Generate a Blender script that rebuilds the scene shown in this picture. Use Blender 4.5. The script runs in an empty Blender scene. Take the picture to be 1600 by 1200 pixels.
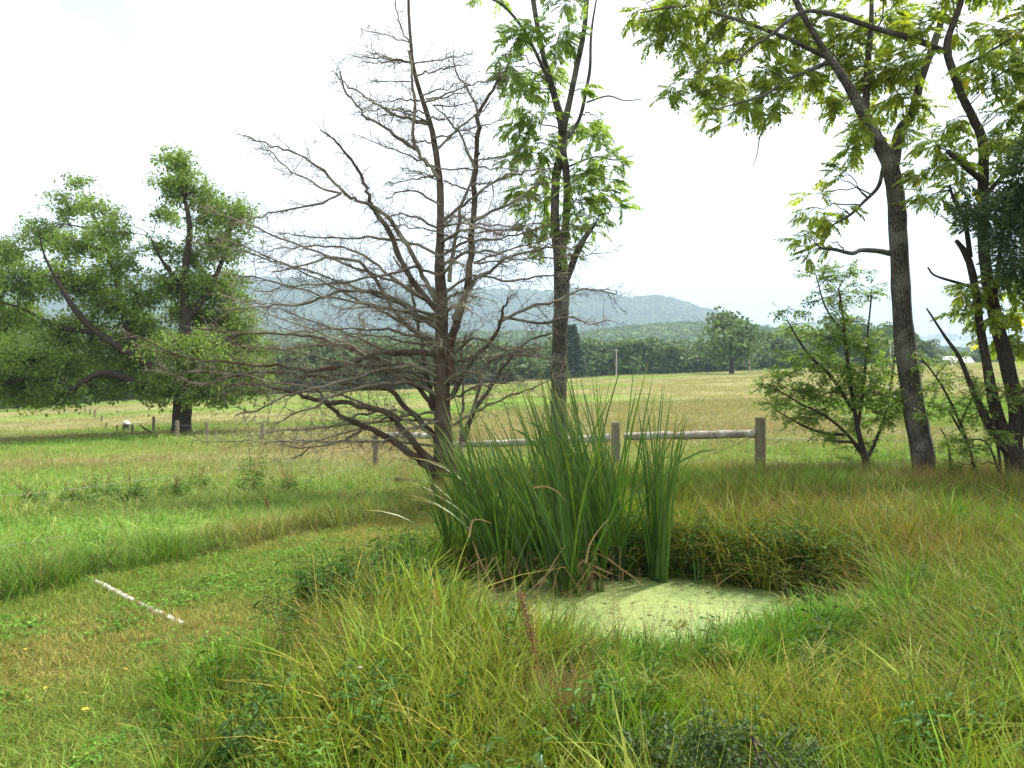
import bpy, math, random
import numpy as np
from mathutils import Matrix, Vector, Euler

random.seed(7)
R = np.random.default_rng(7)
scene = bpy.context.scene
COL = scene.collection
F = 1170.0            # focal length in pixels of the 1600 px wide photograph
EYE = 1.8

# ------------------------------------------------------------------ camera
cam_d = bpy.data.cameras.new("camera")
cam_d.sensor_width = 36.0
cam_d.lens = 36.0 * F / 1600.0
cam_d.clip_start = 0.05
cam_d.clip_end = 12000
cam = bpy.data.objects.new("camera", cam_d)
COL.objects.link(cam)
cam.location = (0, 0, EYE)
cam.rotation_euler = (math.radians(90), 0, 0)
scene.camera = cam

# ------------------------------------------------------------------ sky and sun
SUN_EL, SUN_AZ = math.radians(58), math.radians(52)   # azimuth clockwise from +Y (straight ahead)
world = bpy.data.worlds.new("World")
scene.world = world
world.use_nodes = True
nt = world.node_tree
nt.nodes.clear()
sky = nt.nodes.new("ShaderNodeTexSky")
sky.sky_type = 'NISHITA'
sky.sun_disc = False
sky.sun_elevation = SUN_EL
sky.sun_rotation = SUN_AZ
sky.air_density = 1.0
sky.dust_density = 2.0
tc = nt.nodes.new("ShaderNodeTexCoord")
mp = nt.nodes.new("ShaderNodeMapping")
mp.inputs["Scale"].default_value = (1.0, 1.0, 2.6)
mp.inputs["Location"].default_value = (0.0, 0.2, 0.35)
cn = nt.nodes.new("ShaderNodeTexNoise")
cn.inputs["Scale"].default_value = 1.6
cn.inputs["Detail"].default_value = 7
cn.inputs["Roughness"].default_value = 0.55
cr = nt.nodes.new("ShaderNodeValToRGB")
cr.color_ramp.elements[0].position = 0.27
cr.color_ramp.elements[1].position = 0.37
cmix = nt.nodes.new("ShaderNodeMix")
cmix.data_type = 'RGBA'
cmix.inputs[7].default_value = (10.2, 10.3, 10.5, 1)
n2 = nt.nodes.new("ShaderNodeTexNoise")
n2.inputs["Scale"].default_value = 3.0
n2.inputs["Detail"].default_value = 5
n2r = nt.nodes.new("ShaderNodeMapRange")
n2r.inputs[1].default_value = 0.3
n2r.inputs[2].default_value = 0.7
n2r.inputs[3].default_value = 0.97
n2r.inputs[4].default_value = 1.12
n2m = nt.nodes.new("ShaderNodeVectorMath")
n2m.operation = 'SCALE'
n2m.inputs[0].default_value = (10.2, 10.35, 10.6)
bg = nt.nodes.new("ShaderNodeBackground")
bg.inputs["Strength"].default_value = 0.074
wo = nt.nodes.new("ShaderNodeOutputWorld")
L = nt.links.new
L(tc.outputs["Generated"], mp.inputs["Vector"])
L(mp.outputs[0], cn.inputs["Vector"])
L(mp.outputs[0], n2.inputs["Vector"])
L(cn.outputs["Fac"], cr.inputs[0])
nrm = nt.nodes.new("ShaderNodeVectorMath"); nrm.operation = 'NORMALIZE'
L(tc.outputs["Generated"], nrm.inputs[0])
wp = nt.nodes.new("ShaderNodeVectorMath"); wp.operation = 'MULTIPLY_ADD'
wp.inputs[1].default_value = (.14, .14, .14); wn = nt.nodes.new("ShaderNodeTexNoise"); wn.inputs["Scale"].default_value = 9; wn.inputs["Detail"].default_value = 4
L(tc.outputs["Generated"], wn.inputs["Vector"]); L(wn.outputs["Color"], wp.inputs[0]); L(nrm.outputs[0], wp.inputs[2])
prev = cr.outputs[0]
for dirn, r0, r1, lo in (((-.454 + .07, .793 + .07, .407 + .09), .03, .13, .5), ((-.333 + .07, .918 + .07, .216 + .07), .0, .07, .75)):   # thin gaps in the cloud
    dd = nt.nodes.new("ShaderNodeVectorMath"); dd.operation = 'DISTANCE'; dd.inputs[1].default_value = dirn
    L(wp.outputs[0], dd.inputs[0])
    mr_ = nt.nodes.new("ShaderNodeMapRange"); mr_.interpolation_type = 'SMOOTHSTEP'
    mr_.inputs[1].default_value = r0; mr_.inputs[2].default_value = r1; mr_.inputs[3].default_value = lo; mr_.inputs[4].default_value = 1
    L(dd.outputs["Value"], mr_.inputs[0])
    mu_ = nt.nodes.new("ShaderNodeMath"); mu_.operation = 'MULTIPLY'; L(prev, mu_.inputs[0]); L(mr_.outputs[0], mu_.inputs[1]); prev = mu_.outputs[0]
L(prev, cmix.inputs[0])
L(n2.outputs["Fac"], n2r.inputs[0])
L(n2r.outputs[0], n2m.inputs["Scale"])
skb = nt.nodes.new("ShaderNodeVectorMath")
skb.operation = 'SCALE'
skb.inputs["Scale"].default_value = 1.0
L(sky.outputs[0], skb.inputs[0])
L(skb.outputs[0], cmix.inputs[6])
L(n2m.outputs[0], cmix.inputs[7])
L(cmix.outputs[2], bg.inputs["Color"])
L(bg.outputs[0], wo.inputs["Surface"])

sun_d = bpy.data.lights.new("sun", 'SUN')
sun_d.energy = 5.0
sun_d.angle = math.radians(3.0)
sun_d.color = (1.0, 0.95, 0.86)
sun = bpy.data.objects.new("sun", sun_d)
COL.objects.link(sun)
sdir = Vector((math.sin(SUN_AZ) * math.cos(SUN_EL), math.cos(SUN_AZ) * math.cos(SUN_EL), math.sin(SUN_EL)))
sun.rotation_euler = sdir.to_track_quat('Z', 'Y').to_euler()

scene.view_settings.view_transform = 'Standard'
scene.view_settings.look = 'None'
scene.view_settings.gamma = 1.0
scene.view_settings.exposure = 1.0
scene.view_settings.use_curve_mapping = False
scene.render.engine = 'CYCLES'
scene.cycles.max_bounces = 5
scene.cycles.diffuse_bounces = 3
scene.cycles.glossy_bounces = 2
scene.cycles.transmission_bounces = 3
scene.cycles.volume_bounces = 0
scene.cycles.caustics_reflective = False
scene.cycles.caustics_refractive = False

# ------------------------------------------------------------------ numbers
def P(px, py, Y):
    return np.array([(px - 800.0) / F * Y, Y, EYE - (py - 600.0) / F * Y])

def _h(ix, iy, seed):
    n = (ix.astype(np.int64) * 374761393 + iy.astype(np.int64) * 668265263 + seed * 1442695041) & 0x7fffffff
    n = (n ^ (n >> 13)) * 1274126177 & 0x7fffffff
    return ((n ^ (n >> 16)) & 0xffff) / 65535.0

def vnoise(x, y, seed=0):
    x = np.asarray(x, float); y = np.asarray(y, float)
    ix = np.floor(x); iy = np.floor(y)
    fx = x - ix; fy = y - iy
    fx = fx * fx * (3 - 2 * fx); fy = fy * fy * (3 - 2 * fy)
    a = _h(ix, iy, seed); b = _h(ix + 1, iy, seed); c = _h(ix, iy + 1, seed); d = _h(ix + 1, iy + 1, seed)
    return (a * (1 - fx) + b * fx) * (1 - fy) + (c * (1 - fx) + d * fx) * fy

def fbm(x, y, seed=0, o=4):
    s = 0; a = 0.5; t = 0
    for k in range(o):
        s = s + a * vnoise(np.asarray(x) * 2 ** k + 17.3 * k, np.asarray(y) * 2 ** k - 9.1 * k, seed + k)
        t += a; a *= 0.5
    return s / t

def sstep(a, b, x):
    t = np.clip((np.asarray(x, float) - a) / (b - a), 0, 1)
    return t * t * (3 - 2 * t)

# ------------------------------------------------------------------ lie of the land
TU = np.array([-.9, -.68, -.45, -.2, 0, .13, .26, .43, .6, .75, .95])
TYE = np.array([648, 640, 622, 612, 597, 588, 582, 573, 567, 561, 555.])
TD = np.array([138, 140, 145, 150, 165, 180, 190, 200, 208, 212, 215.])
def dip(u): return -0.55 * sstep(0.02, -0.16, u)
TZ = EYE - (TYE - 600) / F * TD
TA = (TZ - dip(TU)) / (TD - 15)
PCX, PCY, PRX, PRY = 0.98, 6.6, 1.95, 1.6
WATER = -0.27
def pond_d(x, y):
    a = np.arctan2(y - PCY, x - PCX)
    w = 1 + 0.07 * np.sin(3 * a + 1) + 0.05 * np.sin(5 * a + 2.2)
    return np.sqrt(((x - PCX) / PRX) ** 2 + ((y - PCY) / PRY) ** 2) / w
def ground(x, y):
    x = np.asarray(x, float); y = np.asarray(y, float)
    yy = np.maximum(y, 1.0)
    u = np.clip(x / yy, -.95, .95)
    D = np.interp(u, TU, TD)
    a = np.interp(u, TU, TA)
    t = np.clip(yy - 15, 0, None)
    z = a * np.minimum(t, D - 15)
    over = np.clip(yy - D, 0, None)
    z = z - np.minimum(over * 0.06, 4.0)
    z = z + dip(u) * sstep(9, 20, yy)
    z = z + (fbm(x / 9, y / 9, 5, 3) - .5) * 0.5 * sstep(14, 40, yy) + (fbm(x / 2.2, y / 2.2, 9, 3) - .5) * 0.10 * sstep(2, 6, yy)
    z = z - 0.04 * sstep(8.5, 11, yy) * sstep(0.08, .3, u)
    d = pond_d(x, y)
    z = z - 0.06 * sstep(1.6, 1.15, d)
    z = np.where(d < 1.2, z * (1 - sstep(1.12, .96, d)) + (-.5) * sstep(1.12, .96, d), z)
    return z
def gz(x, y): return float(ground(np.array([x]), np.array([y]))[0])
def on_ground(px, Y):
    x = (px - 800) / F * Y
    return np.array([x, Y, gz(x, Y)])

LAWN = np.array([(-1.15, 2.0), (-1.38, 2.83), (-1.66, 3.53), (-1.88, 4.4), (-1.45, 5.2), (-1.62, 6.1), (-1.25, 7.0), (-.8, 8.0), (-.2, 9.0), (-.1, 10.3),
                 (-1.08, 10.7), (-2.82, 8.35), (-3.78, 6.85), (-4.17, 6.1), (-6.5, 3.2), (-9, 0), (-9, -6), (-1.5, -6)])
def inside(x, y, poly):
    x = np.asarray(x, float); y = np.asarray(y, float)
    r = np.zeros(x.shape, bool)
    n = len(poly)
    for i in range(n):
        x0, y0 = poly[i]; x1, y1 = poly[(i + 1) % n]
        c = ((y0 > y) != (y1 > y)) & (x < (x1 - x0) * (y - y0) / (y1 - y0 + 1e-12) + x0)
        r ^= c
    return r
# signed distance beyond the far edge of the lawn (positive = pasture side)
EDGE = np.array([(-9, 0.3), (-6.5, 3.3), (-4.17, 6.1), (-3.78, 6.85), (-2.82, 8.35), (-1.08, 10.7), (1.2, 13.2), (6.0, 15.0), (14, 15.2), (40, 16)])
def edge_y(x): return np.interp(x, EDGE[:, 0], EDGE[:, 1])
def zones(x, y):
    """0 tall grass round the pond, 1 lawn, 2 strip of tall grass under the fence, 3 pasture, 4 water"""
    x = np.asarray(x, float); y = np.asarray(y, float)
    w = (fbm(x * 1.4, y * 1.4, 3, 3) - .5) * 0.45
    z = np.zeros(x.shape, int)
    z[inside(x + w * .6, y + w * .6, LAWN)] = 1
    e = edge_y(x)
    far = (y - e) > w * .15
    z[far] = 2
    z[(y - e) > 1.9 + w * 1.2] = 3
    z[pond_d(x, y) < 1.0] = 4
    return z
def mix3(a, b, t):
    t = np.asarray(t)[..., None]
    return np.array(a) * (1 - t) + np.array(b) * t
def cover_colour(x, y, zn):
    n1 = fbm(x * .55, y * .55, 21, 3); n2_ = fbm(x * 2.1, y * 2.1, 31, 3)
    u = x / np.maximum(y, 1)
    c = mix3((.145, .275, .02), (.27, .32, .04), sstep(.38, .62, n1))
    c = np.where((sstep(.52, .66, n2_) > .5)[..., None], mix3(c, (.26, .22, .06), np.full(x.shape, .35)), c)
    rb = sstep(.12, .42, u) * sstep(6.5, 8.8, y) + sstep(2.4, 3.6, x) * .8
    c = mix3(c, (.19, .165, .045), np.clip(rb * (.05 + .6 * sstep(.42, .64, n1)), 0, .45)) * .76
    lawn = mix3((.20, .27, .045), (.29, .28, .07), sstep(.36, .62, n1) * .8)
    lawn = mix3(lawn, (.27, .25, .07), sstep(.55, .75, n2_) * .3)
    strip = mix3((.12, .205, .03), (.22, .23, .06), sstep(.45, .7, n1))
    m1 = fbm(x / 26, y / 9, 41, 3); m2 = fbm(x / 3.2, y / 2.2, 51, 3)
    past = mix3((.18, .29, .05), (.25, .31, .08), sstep(.4, .65, m2))
    brown = sstep(.43, .60, m1 + .10 * sstep(-.1, .3, u) * sstep(20, 60, y)) * sstep(15, 24, y)
    past = mix3(past, (.32, .255, .145), brown * .7)
    out = np.where((zn == 1)[..., None], lawn, c)
    out = np.where((zn == 2)[..., None], strip, out)
    out = np.where((zn == 3)[..., None], past, out)
    return out

# ------------------------------------------------------------------ mesh helpers
class MB:
    def __init__(s): s.v = []; s.f = {3: [], 4: []}; s.c = []; s.n = 0
    def add(s, v, f, c=None):
        v = np.asarray(v, float); f = np.asarray(f, int)
        s.v.append(v); s.f[f.shape[1]].append(f + s.n); s.n += len(v)
        s.c.append(np.full((len(v), 3), 1.0) if c is None else np.broadcast_to(np.asarray(c, float), (len(v), 3)))
    def mesh(s, name, mat, origin=(0, 0, 0), smooth=False):
        v = np.concatenate(s.v) - np.array(origin)
        me = bpy.data.meshes.new(name)
        tris = np.concatenate(s.f[3]) if s.f[3] else np.zeros((0, 3), int)
        qs = np.concatenate(s.f[4]) if s.f[4] else np.zeros((0, 4), int)
        me.vertices.add(len(v)); me.vertices.foreach_set("co", v.astype(np.float32).ravel())
        loops = np.concatenate([tris.ravel(), qs.ravel()]).astype(np.int32)
        me.loops.add(len(loops)); me.loops.foreach_set("vertex_index", loops)
        nf = len(tris) + len(qs)
        st = np.concatenate([np.arange(len(tris)) * 3, len(tris) * 3 + np.arange(len(qs)) * 4]).astype(np.int32)
        me.polygons.add(nf); me.polygons.foreach_set("loop_start", st)
        if smooth: me.polygons.foreach_set("use_smooth", np.ones(nf, bool))
        a = me.attributes.new("bcol", 'FLOAT_COLOR', 'POINT')
        cc = np.concatenate(s.c)
        a.data.foreach_set("color", np.hstack([cc, np.ones((len(cc), 1))]).astype(np.float32).ravel())
        me.update(calc_edges=True)
        for m in (mat if isinstance(mat, (list, tuple)) else [mat]): me.materials.append(m)
        return me

def link(name, me, parent=None, loc=(0, 0, 0)):
    o = bpy.data.objects.new(name, me)
    COL.objects.link(o)
    o.location = loc
    if parent is not None: o.parent = parent
    return o
def tag(o, label=None, cat=None, group=None, kind=None):
    if label: o["label"] = label
    if cat: o["category"] = cat
    if group: o["group"] = group
    if kind: o["kind"] = kind
    return o
def thing(name, label, cat, loc, group=None):
    o = bpy.data.objects.new(name, None)
    o.empty_display_size = 0.2
    COL.objects.link(o); o.location = tuple(loc)
    return tag(o, label, cat, group)

def tube(mb, pts, rad, n=6, cap=False, c=None, rough=0.0):
    pts = np.asarray(pts, float); rad = np.broadcast_to(np.asarray(rad, float), (len(pts),))
    d = np.gradient(pts, axis=0)
    d /= np.linalg.norm(d, axis=1, keepdims=True) + 1e-9
    ref = np.array([0, 0, 1.0]) if abs(d[:, 2]).mean() < .8 else np.array([0.3, 1, 0.1])
    s1 = np.cross(d, ref); s1 /= np.linalg.norm(s1, axis=1, keepdims=True) + 1e-9
    s2 = np.cross(d, s1)
    a = np.arange(n) * 2 * math.pi / n
    rr = rad[:, None] * (1 + (R.random((len(pts), n)) - .5) * rough)
    v = pts[:, None] + rr[..., None] * (np.cos(a)[None, :, None] * s1[:, None] + np.sin(a)[None, :, None] * s2[:, None])
    v = v.reshape(-1, 3)
    i = np.arange(len(pts) - 1)[:, None] * n; j = np.arange(n)[None]
    k = (j + 1) % n
    f = np.stack([i + j, i + k, i + n + k, i + n + j], -1).reshape(-1, 4)
    mb.add(v, f, c)
    if cap:
        cv = np.vstack([v[:n], pts[:1]]); mb.add(cv, [(q, n, (q + 1) % n) for q in range(n)][::1], c)
        cv = np.vstack([v[-n:], pts[-1:]]); mb.add(cv, [((q + 1) % n, n, q) for q in range(n)], c)

def smooth_path(pts, per=4):
    pts = np.asarray(pts, float)
    if len(pts) < 3:
        t = np.linspace(0, 1, per * 2)[:, None]
        return pts[0] * (1 - t) + pts[-1] * t
    p = np.vstack([2 * pts[0] - pts[1], pts, 2 * pts[-1] - pts[-2]])
    out = []
    for i in range(1, len(p) - 2):
        t = np.linspace(0, 1, per, endpoint=False)[:, None]
        out.append(.5 * ((2 * p[i]) + (-p[i - 1] + p[i + 1]) * t + (2 * p[i - 1] - 5 * p[i] + 4 * p[i + 1] - p[i + 2]) * t ** 2 + (-p[i - 1] + 3 * p[i] - 3 * p[i + 1] + p[i + 2]) * t ** 3))
    out.append(p[-2][None])
    return np.vstack(out)

def unit(v): return v / (np.linalg.norm(v) + 1e-9)
def rotmats(d, roll):
    """N rotation matrices whose X column is d"""
    d = d / (np.linalg.norm(d, axis=1, keepdims=True) + 1e-9)
    up = np.tile([0, 0, 1.0], (len(d), 1))
    y = np.cross(up, d); ny = np.linalg.norm(y, axis=1, keepdims=True)
    y = np.where(ny < 1e-3, [[0, 1, 0]], y / (ny + 1e-9))
    z = np.cross(d, y)
    c, s = np.cos(roll)[:, None], np.sin(roll)[:, None]
    y2 = y * c + z * s; z2 = -y * s + z * c
    return np.stack([d, y2, z2], -1)
def stamp(mb, tv, tf, pos, M, scl, cols=None, tc=None):
    """copies of a template (tv, tf) baked in one go"""
    N = len(pos); nv = len(tv)
    v = np.einsum('nij,kj->nki', M, tv) * np.asarray(scl)[:, None, None] + pos[:, None]
    f = tf[None] + (np.arange(N) * nv)[:, None, None]
    if cols is None: c = None
    else:
        c = np.repeat(cols, nv, axis=0)
        if tc is not None: c = c * np.tile(tc, (N, 1))
    mb.add(v.reshape(-1, 3), f.reshape(-1, tf.shape[1]), c)

# ------------------------------------------------------------------ materials
def new_mat(name):
    m = bpy.data.materials.new(name); m.use_nodes = True
    t = m.node_tree; t.nodes.clear()
    return m, t, t.nodes.new, t.links.new
def leaf_mat(name, base, trans=.35, rough=.55, inst=False, var=.35, spec=.3, tmul=(1.15, 1.25, .55)):
    m, t, N, K = new_mat(name)
    at = N("ShaderNodeAttribute"); at.attribute_name = "bcol"
    mul = N("ShaderNodeMix"); mul.data_type = 'RGBA'; mul.blend_type = 'MULTIPLY'; mul.inputs[0].default_value = 1
    K(at.outputs["Color"], mul.inputs[6])
    if inst:
        ai = N("ShaderNodeAttribute"); ai.attribute_name = "gcol"; ai.attribute_type = 'INSTANCER'
        K(ai.outputs["Color"], mul.inputs[7])
    else:
        mul.inputs[7].default_value = (*base, 1)
    geo = N("ShaderNodeNewGeometry")
    hs = N("ShaderNodeHueSaturation")
    mr = N("ShaderNodeMapRange"); mr.inputs[3].default_value = 1 - var; mr.inputs[4].default_value = 1 + var
    mh = N("ShaderNodeMapRange"); mh.inputs[3].default_value = .485; mh.inputs[4].default_value = .515
    K(geo.outputs["Random Per Island"], mr.inputs[0]); K(mr.outputs[0], hs.inputs["Value"])
    fr = N("ShaderNodeMath"); fr.operation = 'FRACT'; mm = N("ShaderNodeMath"); mm.operation = 'MULTIPLY'; mm.inputs[1].default_value = 7.31
    K(geo.outputs["Random Per Island"], mm.inputs[0]); K(mm.outputs[0], fr.inputs[0]); K(fr.outputs[0], mh.inputs[0]); K(mh.outputs[0], hs.inputs["Hue"])
    K(mul.outputs[2], hs.inputs["Color"])
    pb = N("ShaderNodeBsdfPrincipled"); pb.inputs["Roughness"].default_value = rough
    pb.inputs["Specular IOR Level"].default_value = spec
    K(hs.outputs[0], pb.inputs["Base Color"])
    tr = N("ShaderNodeBsdfTranslucent")
    tm = N("ShaderNodeMix"); tm.data_type = 'RGBA'; tm.blend_type = 'MULTIPLY'; tm.inputs[0].default_value = 1
    tm.inputs[7].default_value = (*tmul, 1); K(hs.outputs[0], tm.inputs[6]); K(tm.outputs[2], tr.inputs[0])
    ms = N("ShaderNodeMixShader"); ms.inputs[0].default_value = trans
    K(pb.outputs[0], ms.inputs[1]); K(tr.outputs[0], ms.inputs[2])
    o = N("ShaderNodeOutputMaterial"); K(ms.outputs[0], o.inputs[0])
    return m
def bark_mat(name, c1, c2, c3=None, scale=14, stretch=.25, bump=.5, dist=.02, lichen=0.0):
    m, t, N, K = new_mat(name)
    scale *= 1.5; stretch = max(stretch, .35) if stretch < 1 else 1; bump = min(1, bump * 1.3)
    tcn = N("ShaderNodeTexCoord"); mpn = N("ShaderNodeMapping"); mpn.inputs["Scale"].default_value = (1, 1, stretch)
    K(tcn.outputs["Object"], mpn.inputs[0])
    no = N("ShaderNodeTexNoise"); no.inputs["Scale"].default_value = scale; no.inputs["Detail"].default_value = 6; no.inputs["Roughness"].default_value = .65
    vo = N("ShaderNodeTexVoronoi"); vo.inputs["Scale"].default_value = scale * 1.6; vo.feature = 'DISTANCE_TO_EDGE'
    K(mpn.outputs[0], no.inputs[0]); K(mpn.outputs[0], vo.inputs[0])
    rp = N("ShaderNodeValToRGB"); rp.color_ramp.elements[0].position = .30; rp.color_ramp.elements[1].position = .75
    rp.color_ramp.elements[0].color = (*c1, 1); rp.color_ramp.elements[1].color = (*c2, 1)
    mnv = N('ShaderNodeMath'); mnv.operation = 'MINIMUM'; mnv.inputs[1].default_value = .15; K(vo.outputs['Distance'], mnv.inputs[0])
    ma = N('ShaderNodeMath'); ma.operation = 'MULTIPLY_ADD'; ma.inputs[1].default_value = 1.8; K(mnv.outputs[0], ma.inputs[0])
    sb = N('ShaderNodeMath'); sb.operation = 'SUBTRACT'; sb.inputs[1].default_value = .13; K(no.outputs['Fac'], sb.inputs[0]); K(sb.outputs[0], ma.inputs[2]); K(ma.outputs[0], rp.inputs[0])
    col = rp.outputs[0]
    if c3 is not None:
        n3 = N("ShaderNodeTexNoise"); n3.inputs["Scale"].default_value = 2.6; n3.inputs["Detail"].default_value = 5
        K(tcn.outputs["Object"], n3.inputs[0])
        r3 = N("ShaderNodeValToRGB"); r3.color_ramp.elements[0].position = .5 - lichen * .25; r3.color_ramp.elements[1].position = .64
        K(n3.outputs["Fac"], r3.inputs[0])
        mx = N("ShaderNodeMix"); mx.data_type = 'RGBA'; mx.inputs[7].default_value = (*c3, 1)
        K(r3.outputs[0], mx.inputs[0]); K(col, mx.inputs[6]); col = mx.outputs[2]
    ab = N("ShaderNodeAttribute"); ab.attribute_name = "bcol"
    mb_ = N("ShaderNodeMix"); mb_.data_type = 'RGBA'; mb_.blend_type = 'MULTIPLY'; mb_.inputs[0].default_value = 1
    K(col, mb_.inputs[6]); K(ab.outputs["Color"], mb_.inputs[7])
    pb = N("ShaderNodeBsdfPrincipled"); pb.inputs["Roughness"].default_value = .9; pb.inputs["Specular IOR Level"].default_value = .15
    K(mb_.outputs[2], pb.inputs["Base Color"])
    ad = N("ShaderNodeMath"); ad.operation = 'ADD'
    mn = N("ShaderNodeMath"); mn.operation = 'MINIMUM'; mn.inputs[1].default_value = .12
    ml = N("ShaderNodeMath"); ml.operation = 'MULTIPLY'; ml.inputs[1].default_value = 5
    K(vo.outputs["Distance"], mn.inputs[0]); K(mn.outputs[0], ml.inputs[0]); K(ml.outputs[0], ad.inputs[0]); K(no.outputs["Fac"], ad.inputs[1])
    bp = N("ShaderNodeBump"); bp.inputs["Strength"].default_value = bump; bp.inputs["Distance"].default_value = dist
    K(ad.outputs[0], bp.inputs["Height"]); K(bp.outputs[0], pb.inputs["Normal"])
    o = N("ShaderNodeOutputMaterial"); K(pb.outputs[0], o.inputs[0])
    return m
def plain_mat(name, c1, c2, scale=8, rough=.7, bump=0, metal=0):
    m, t, N, K = new_mat(name)
    tcn = N("ShaderNodeTexCoord"); no = N("ShaderNodeTexNoise"); no.inputs["Scale"].default_value = scale; no.inputs["Detail"].default_value = 5
    K(tcn.outputs["Object"], no.inputs[0])
    rp = N("ShaderNodeValToRGB"); rp.color_ramp.elements[0].position = .35; rp.color_ramp.elements[1].position = .65
    rp.color_ramp.elements[0].color = (*c1, 1); rp.color_ramp.elements[1].color = (*c2, 1); K(no.outputs["Fac"], rp.inputs[0])
    pb = N("ShaderNodeBsdfPrincipled"); pb.inputs["Roughness"].default_value = rough; pb.inputs["Metallic"].default_value = metal
    K(rp.outputs[0], pb.inputs["Base Color"])
    if bump:
        bp = N("ShaderNodeBump"); bp.inputs["Strength"].default_value = bump; bp.inputs["Distance"].default_value = .01
        K(no.outputs["Fac"], bp.inputs["Height"]); K(bp.outputs[0], pb.inputs["Normal"])
    o = N("ShaderNodeOutputMaterial"); K(pb.outputs[0], o.inputs[0])
    return m

M_grass = leaf_mat("grass_blade", (1, 1, 1), .30, .6, inst=True, var=.38, spec=.16)
M_leaf = leaf_mat("walnut_leaf", (.24, .32, .075), .56, .5, var=.3, spec=.35)
M_leaf2 = leaf_mat("yellowing_walnut_leaf", (.27, .33, .055), .56, .5, var=.35)
M_leafD = leaf_mat("field_walnut_leaf", (.185, .26, .065), .45, .6, var=.3)
M_shrub = leaf_mat("shrub_leaf", (.18, .26, .06), .48, .5, var=.3)
M_cedar = leaf_mat("cedar_spray", (.06, .10, .035), .15, .7, var=.3)
M_tree = leaf_mat("oak_leaf", (.10, .155, .045), .25, .7, var=.3)
M_pine = leaf_mat("pine_needles", (.05, .085, .04), .15, .7, var=.3)
M_cattail = leaf_mat("cattail_leaf", (.055, .125, .022), .28, .38, var=.25, spec=.5)
M_drycat = leaf_mat("dry_cattail_leaf", (.34, .24, .13), .25, .8, var=.35, tmul=(1.1, 1, .7))
M_weed = leaf_mat("weed_leaf", (.11, .19, .04), .3, .5, var=.3)
M_forest = leaf_mat("hill_forest", (.085, .13, .05), .1, .9, var=.25, inst=True)
M_dock = leaf_mat("dock_seed", (.17, .07, .035), .1, .8, var=.3)
M_bark = bark_mat("walnut_bark", (.035, .031, .028), (.135, .12, .10), (.19, .185, .16), 13, .22, .9, .035, .1)
M_bark2 = bark_mat("dark_bark", (.03, .024, .02), (.085, .068, .056), None, 14, .25, .7, .02)
M_dead = bark_mat("dead_bark", (.04, .024, .018), (.125, .08, .055), (.15, .125, .095), 18, .2, .7, .02, .4)
M_twig = bark_mat("dead_twig", (.075, .055, .042), (.19, .155, .118), (.26, .24, .18), 9, 1, .3, .005, .3)
M_post = bark_mat("weathered_post", (.13, .105, .07), (.30, .26, .19), (.22, .21, .14), 20, .12, .6, .01, .1)
M_rail = bark_mat("peeling_rail", (.12, .10, .07), (.36, .33, .27), (.50, .48, .43), 9, 1, .8, .01, .15)

# ------------------------------------------------------------------ ground sheet
def ground_mat():
    m, t, N, K = new_mat("ground_cover")
    at = N("ShaderNodeAttribute"); at.attribute_name = "bcol"
    tcn = N("ShaderNodeTexCoord")
    no = N("ShaderNodeTexNoise"); no.inputs["Scale"].default_value = 9; no.inputs["Detail"].default_value = 8; no.inputs["Roughness"].default_value = .7
    n2_ = N("ShaderNodeTexNoise"); n2_.inputs["Scale"].default_value = .55; n2_.inputs["Detail"].default_value = 8; n2_.inputs["Roughness"].default_value = .68
    K(tcn.outputs["Object"], no.inputs[0]); K(tcn.outputs["Object"], n2_.inputs[0])
    m1 = N("ShaderNodeMapRange"); m1.inputs[1].default_value = .3; m1.inputs[2].default_value = .7; m1.inputs[3].default_value = .55; m1.inputs[4].default_value = 1.3
    m2_ = N("ShaderNodeMapRange"); m2_.inputs[1].default_value = .33; m2_.inputs[2].default_value = .67; m2_.inputs[3].default_value = .75; m2_.inputs[4].default_value = 1.2
    K(no.outputs["Fac"], m1.inputs[0]); K(n2_.outputs["Fac"], m2_.inputs[0])
    mm = N("ShaderNodeMath"); mm.operation = 'MULTIPLY'; K(m1.outputs[0], mm.inputs[0]); K(m2_.outputs[0], mm.inputs[1])
    sc = N("ShaderNodeVectorMath"); sc.operation = 'SCALE'; K(at.outputs["Color"], sc.inputs[0]); K(mm.outputs[0], sc.inputs["Scale"])
    pb = N("ShaderNodeBsdfPrincipled"); pb.inputs["Roughness"].default_value = .95; pb.inputs["Specular IOR Level"].default_value = .1
    K(sc.outputs[0], pb.inputs["Base Color"])
    bp = N("ShaderNodeBump"); bp.inputs["Strength"].default_value = .9; bp.inputs["Distance"].default_value = .06
    K(no.outputs["Fac"], bp.inputs["Height"])
    bp2 = N("ShaderNodeBump"); bp2.inputs["Strength"].default_value = .8; bp2.inputs["Distance"].default_value = .5
    K(n2_.outputs["Fac"], bp2.inputs["Height"]); K(bp.outputs[0], bp2.inputs["Normal"]); K(bp2.outputs[0], pb.inputs["Normal"])
    o = N("ShaderNodeOutputMaterial"); K(pb.outputs[0], o.inputs[0])
    return m
M_ground = ground_mat()
def axis(lo, hi, c, fine, n):
    s = np.linspace(-1, 1, n)
    k = 9.0
    def side(ext): return ext
    t = np.sinh(k * s) / math.sinh(k)
    a = np.where(t < 0, -t * (lo - c), t * (hi - c)) + c
    return a
gx = np.unique(np.concatenate([np.linspace(-7, 7, 130), -7 - np.geomspace(.12, 4500, 75), 7 + np.geomspace(.12, 4500, 75)]))
gy = np.unique(np.concatenate([np.linspace(1.5, 14, 126), 14 + np.geomspace(.12, 6200, 130), 1.5 - np.geomspace(.2, 60, 20)]))
GX, GY = np.meshgrid(gx, gy)
GZ = ground(GX, GY)
zn = zones(GX, GY)
gc = cover_colour(GX, GY, zn)
under = np.array((.075, .065, .025))
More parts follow.
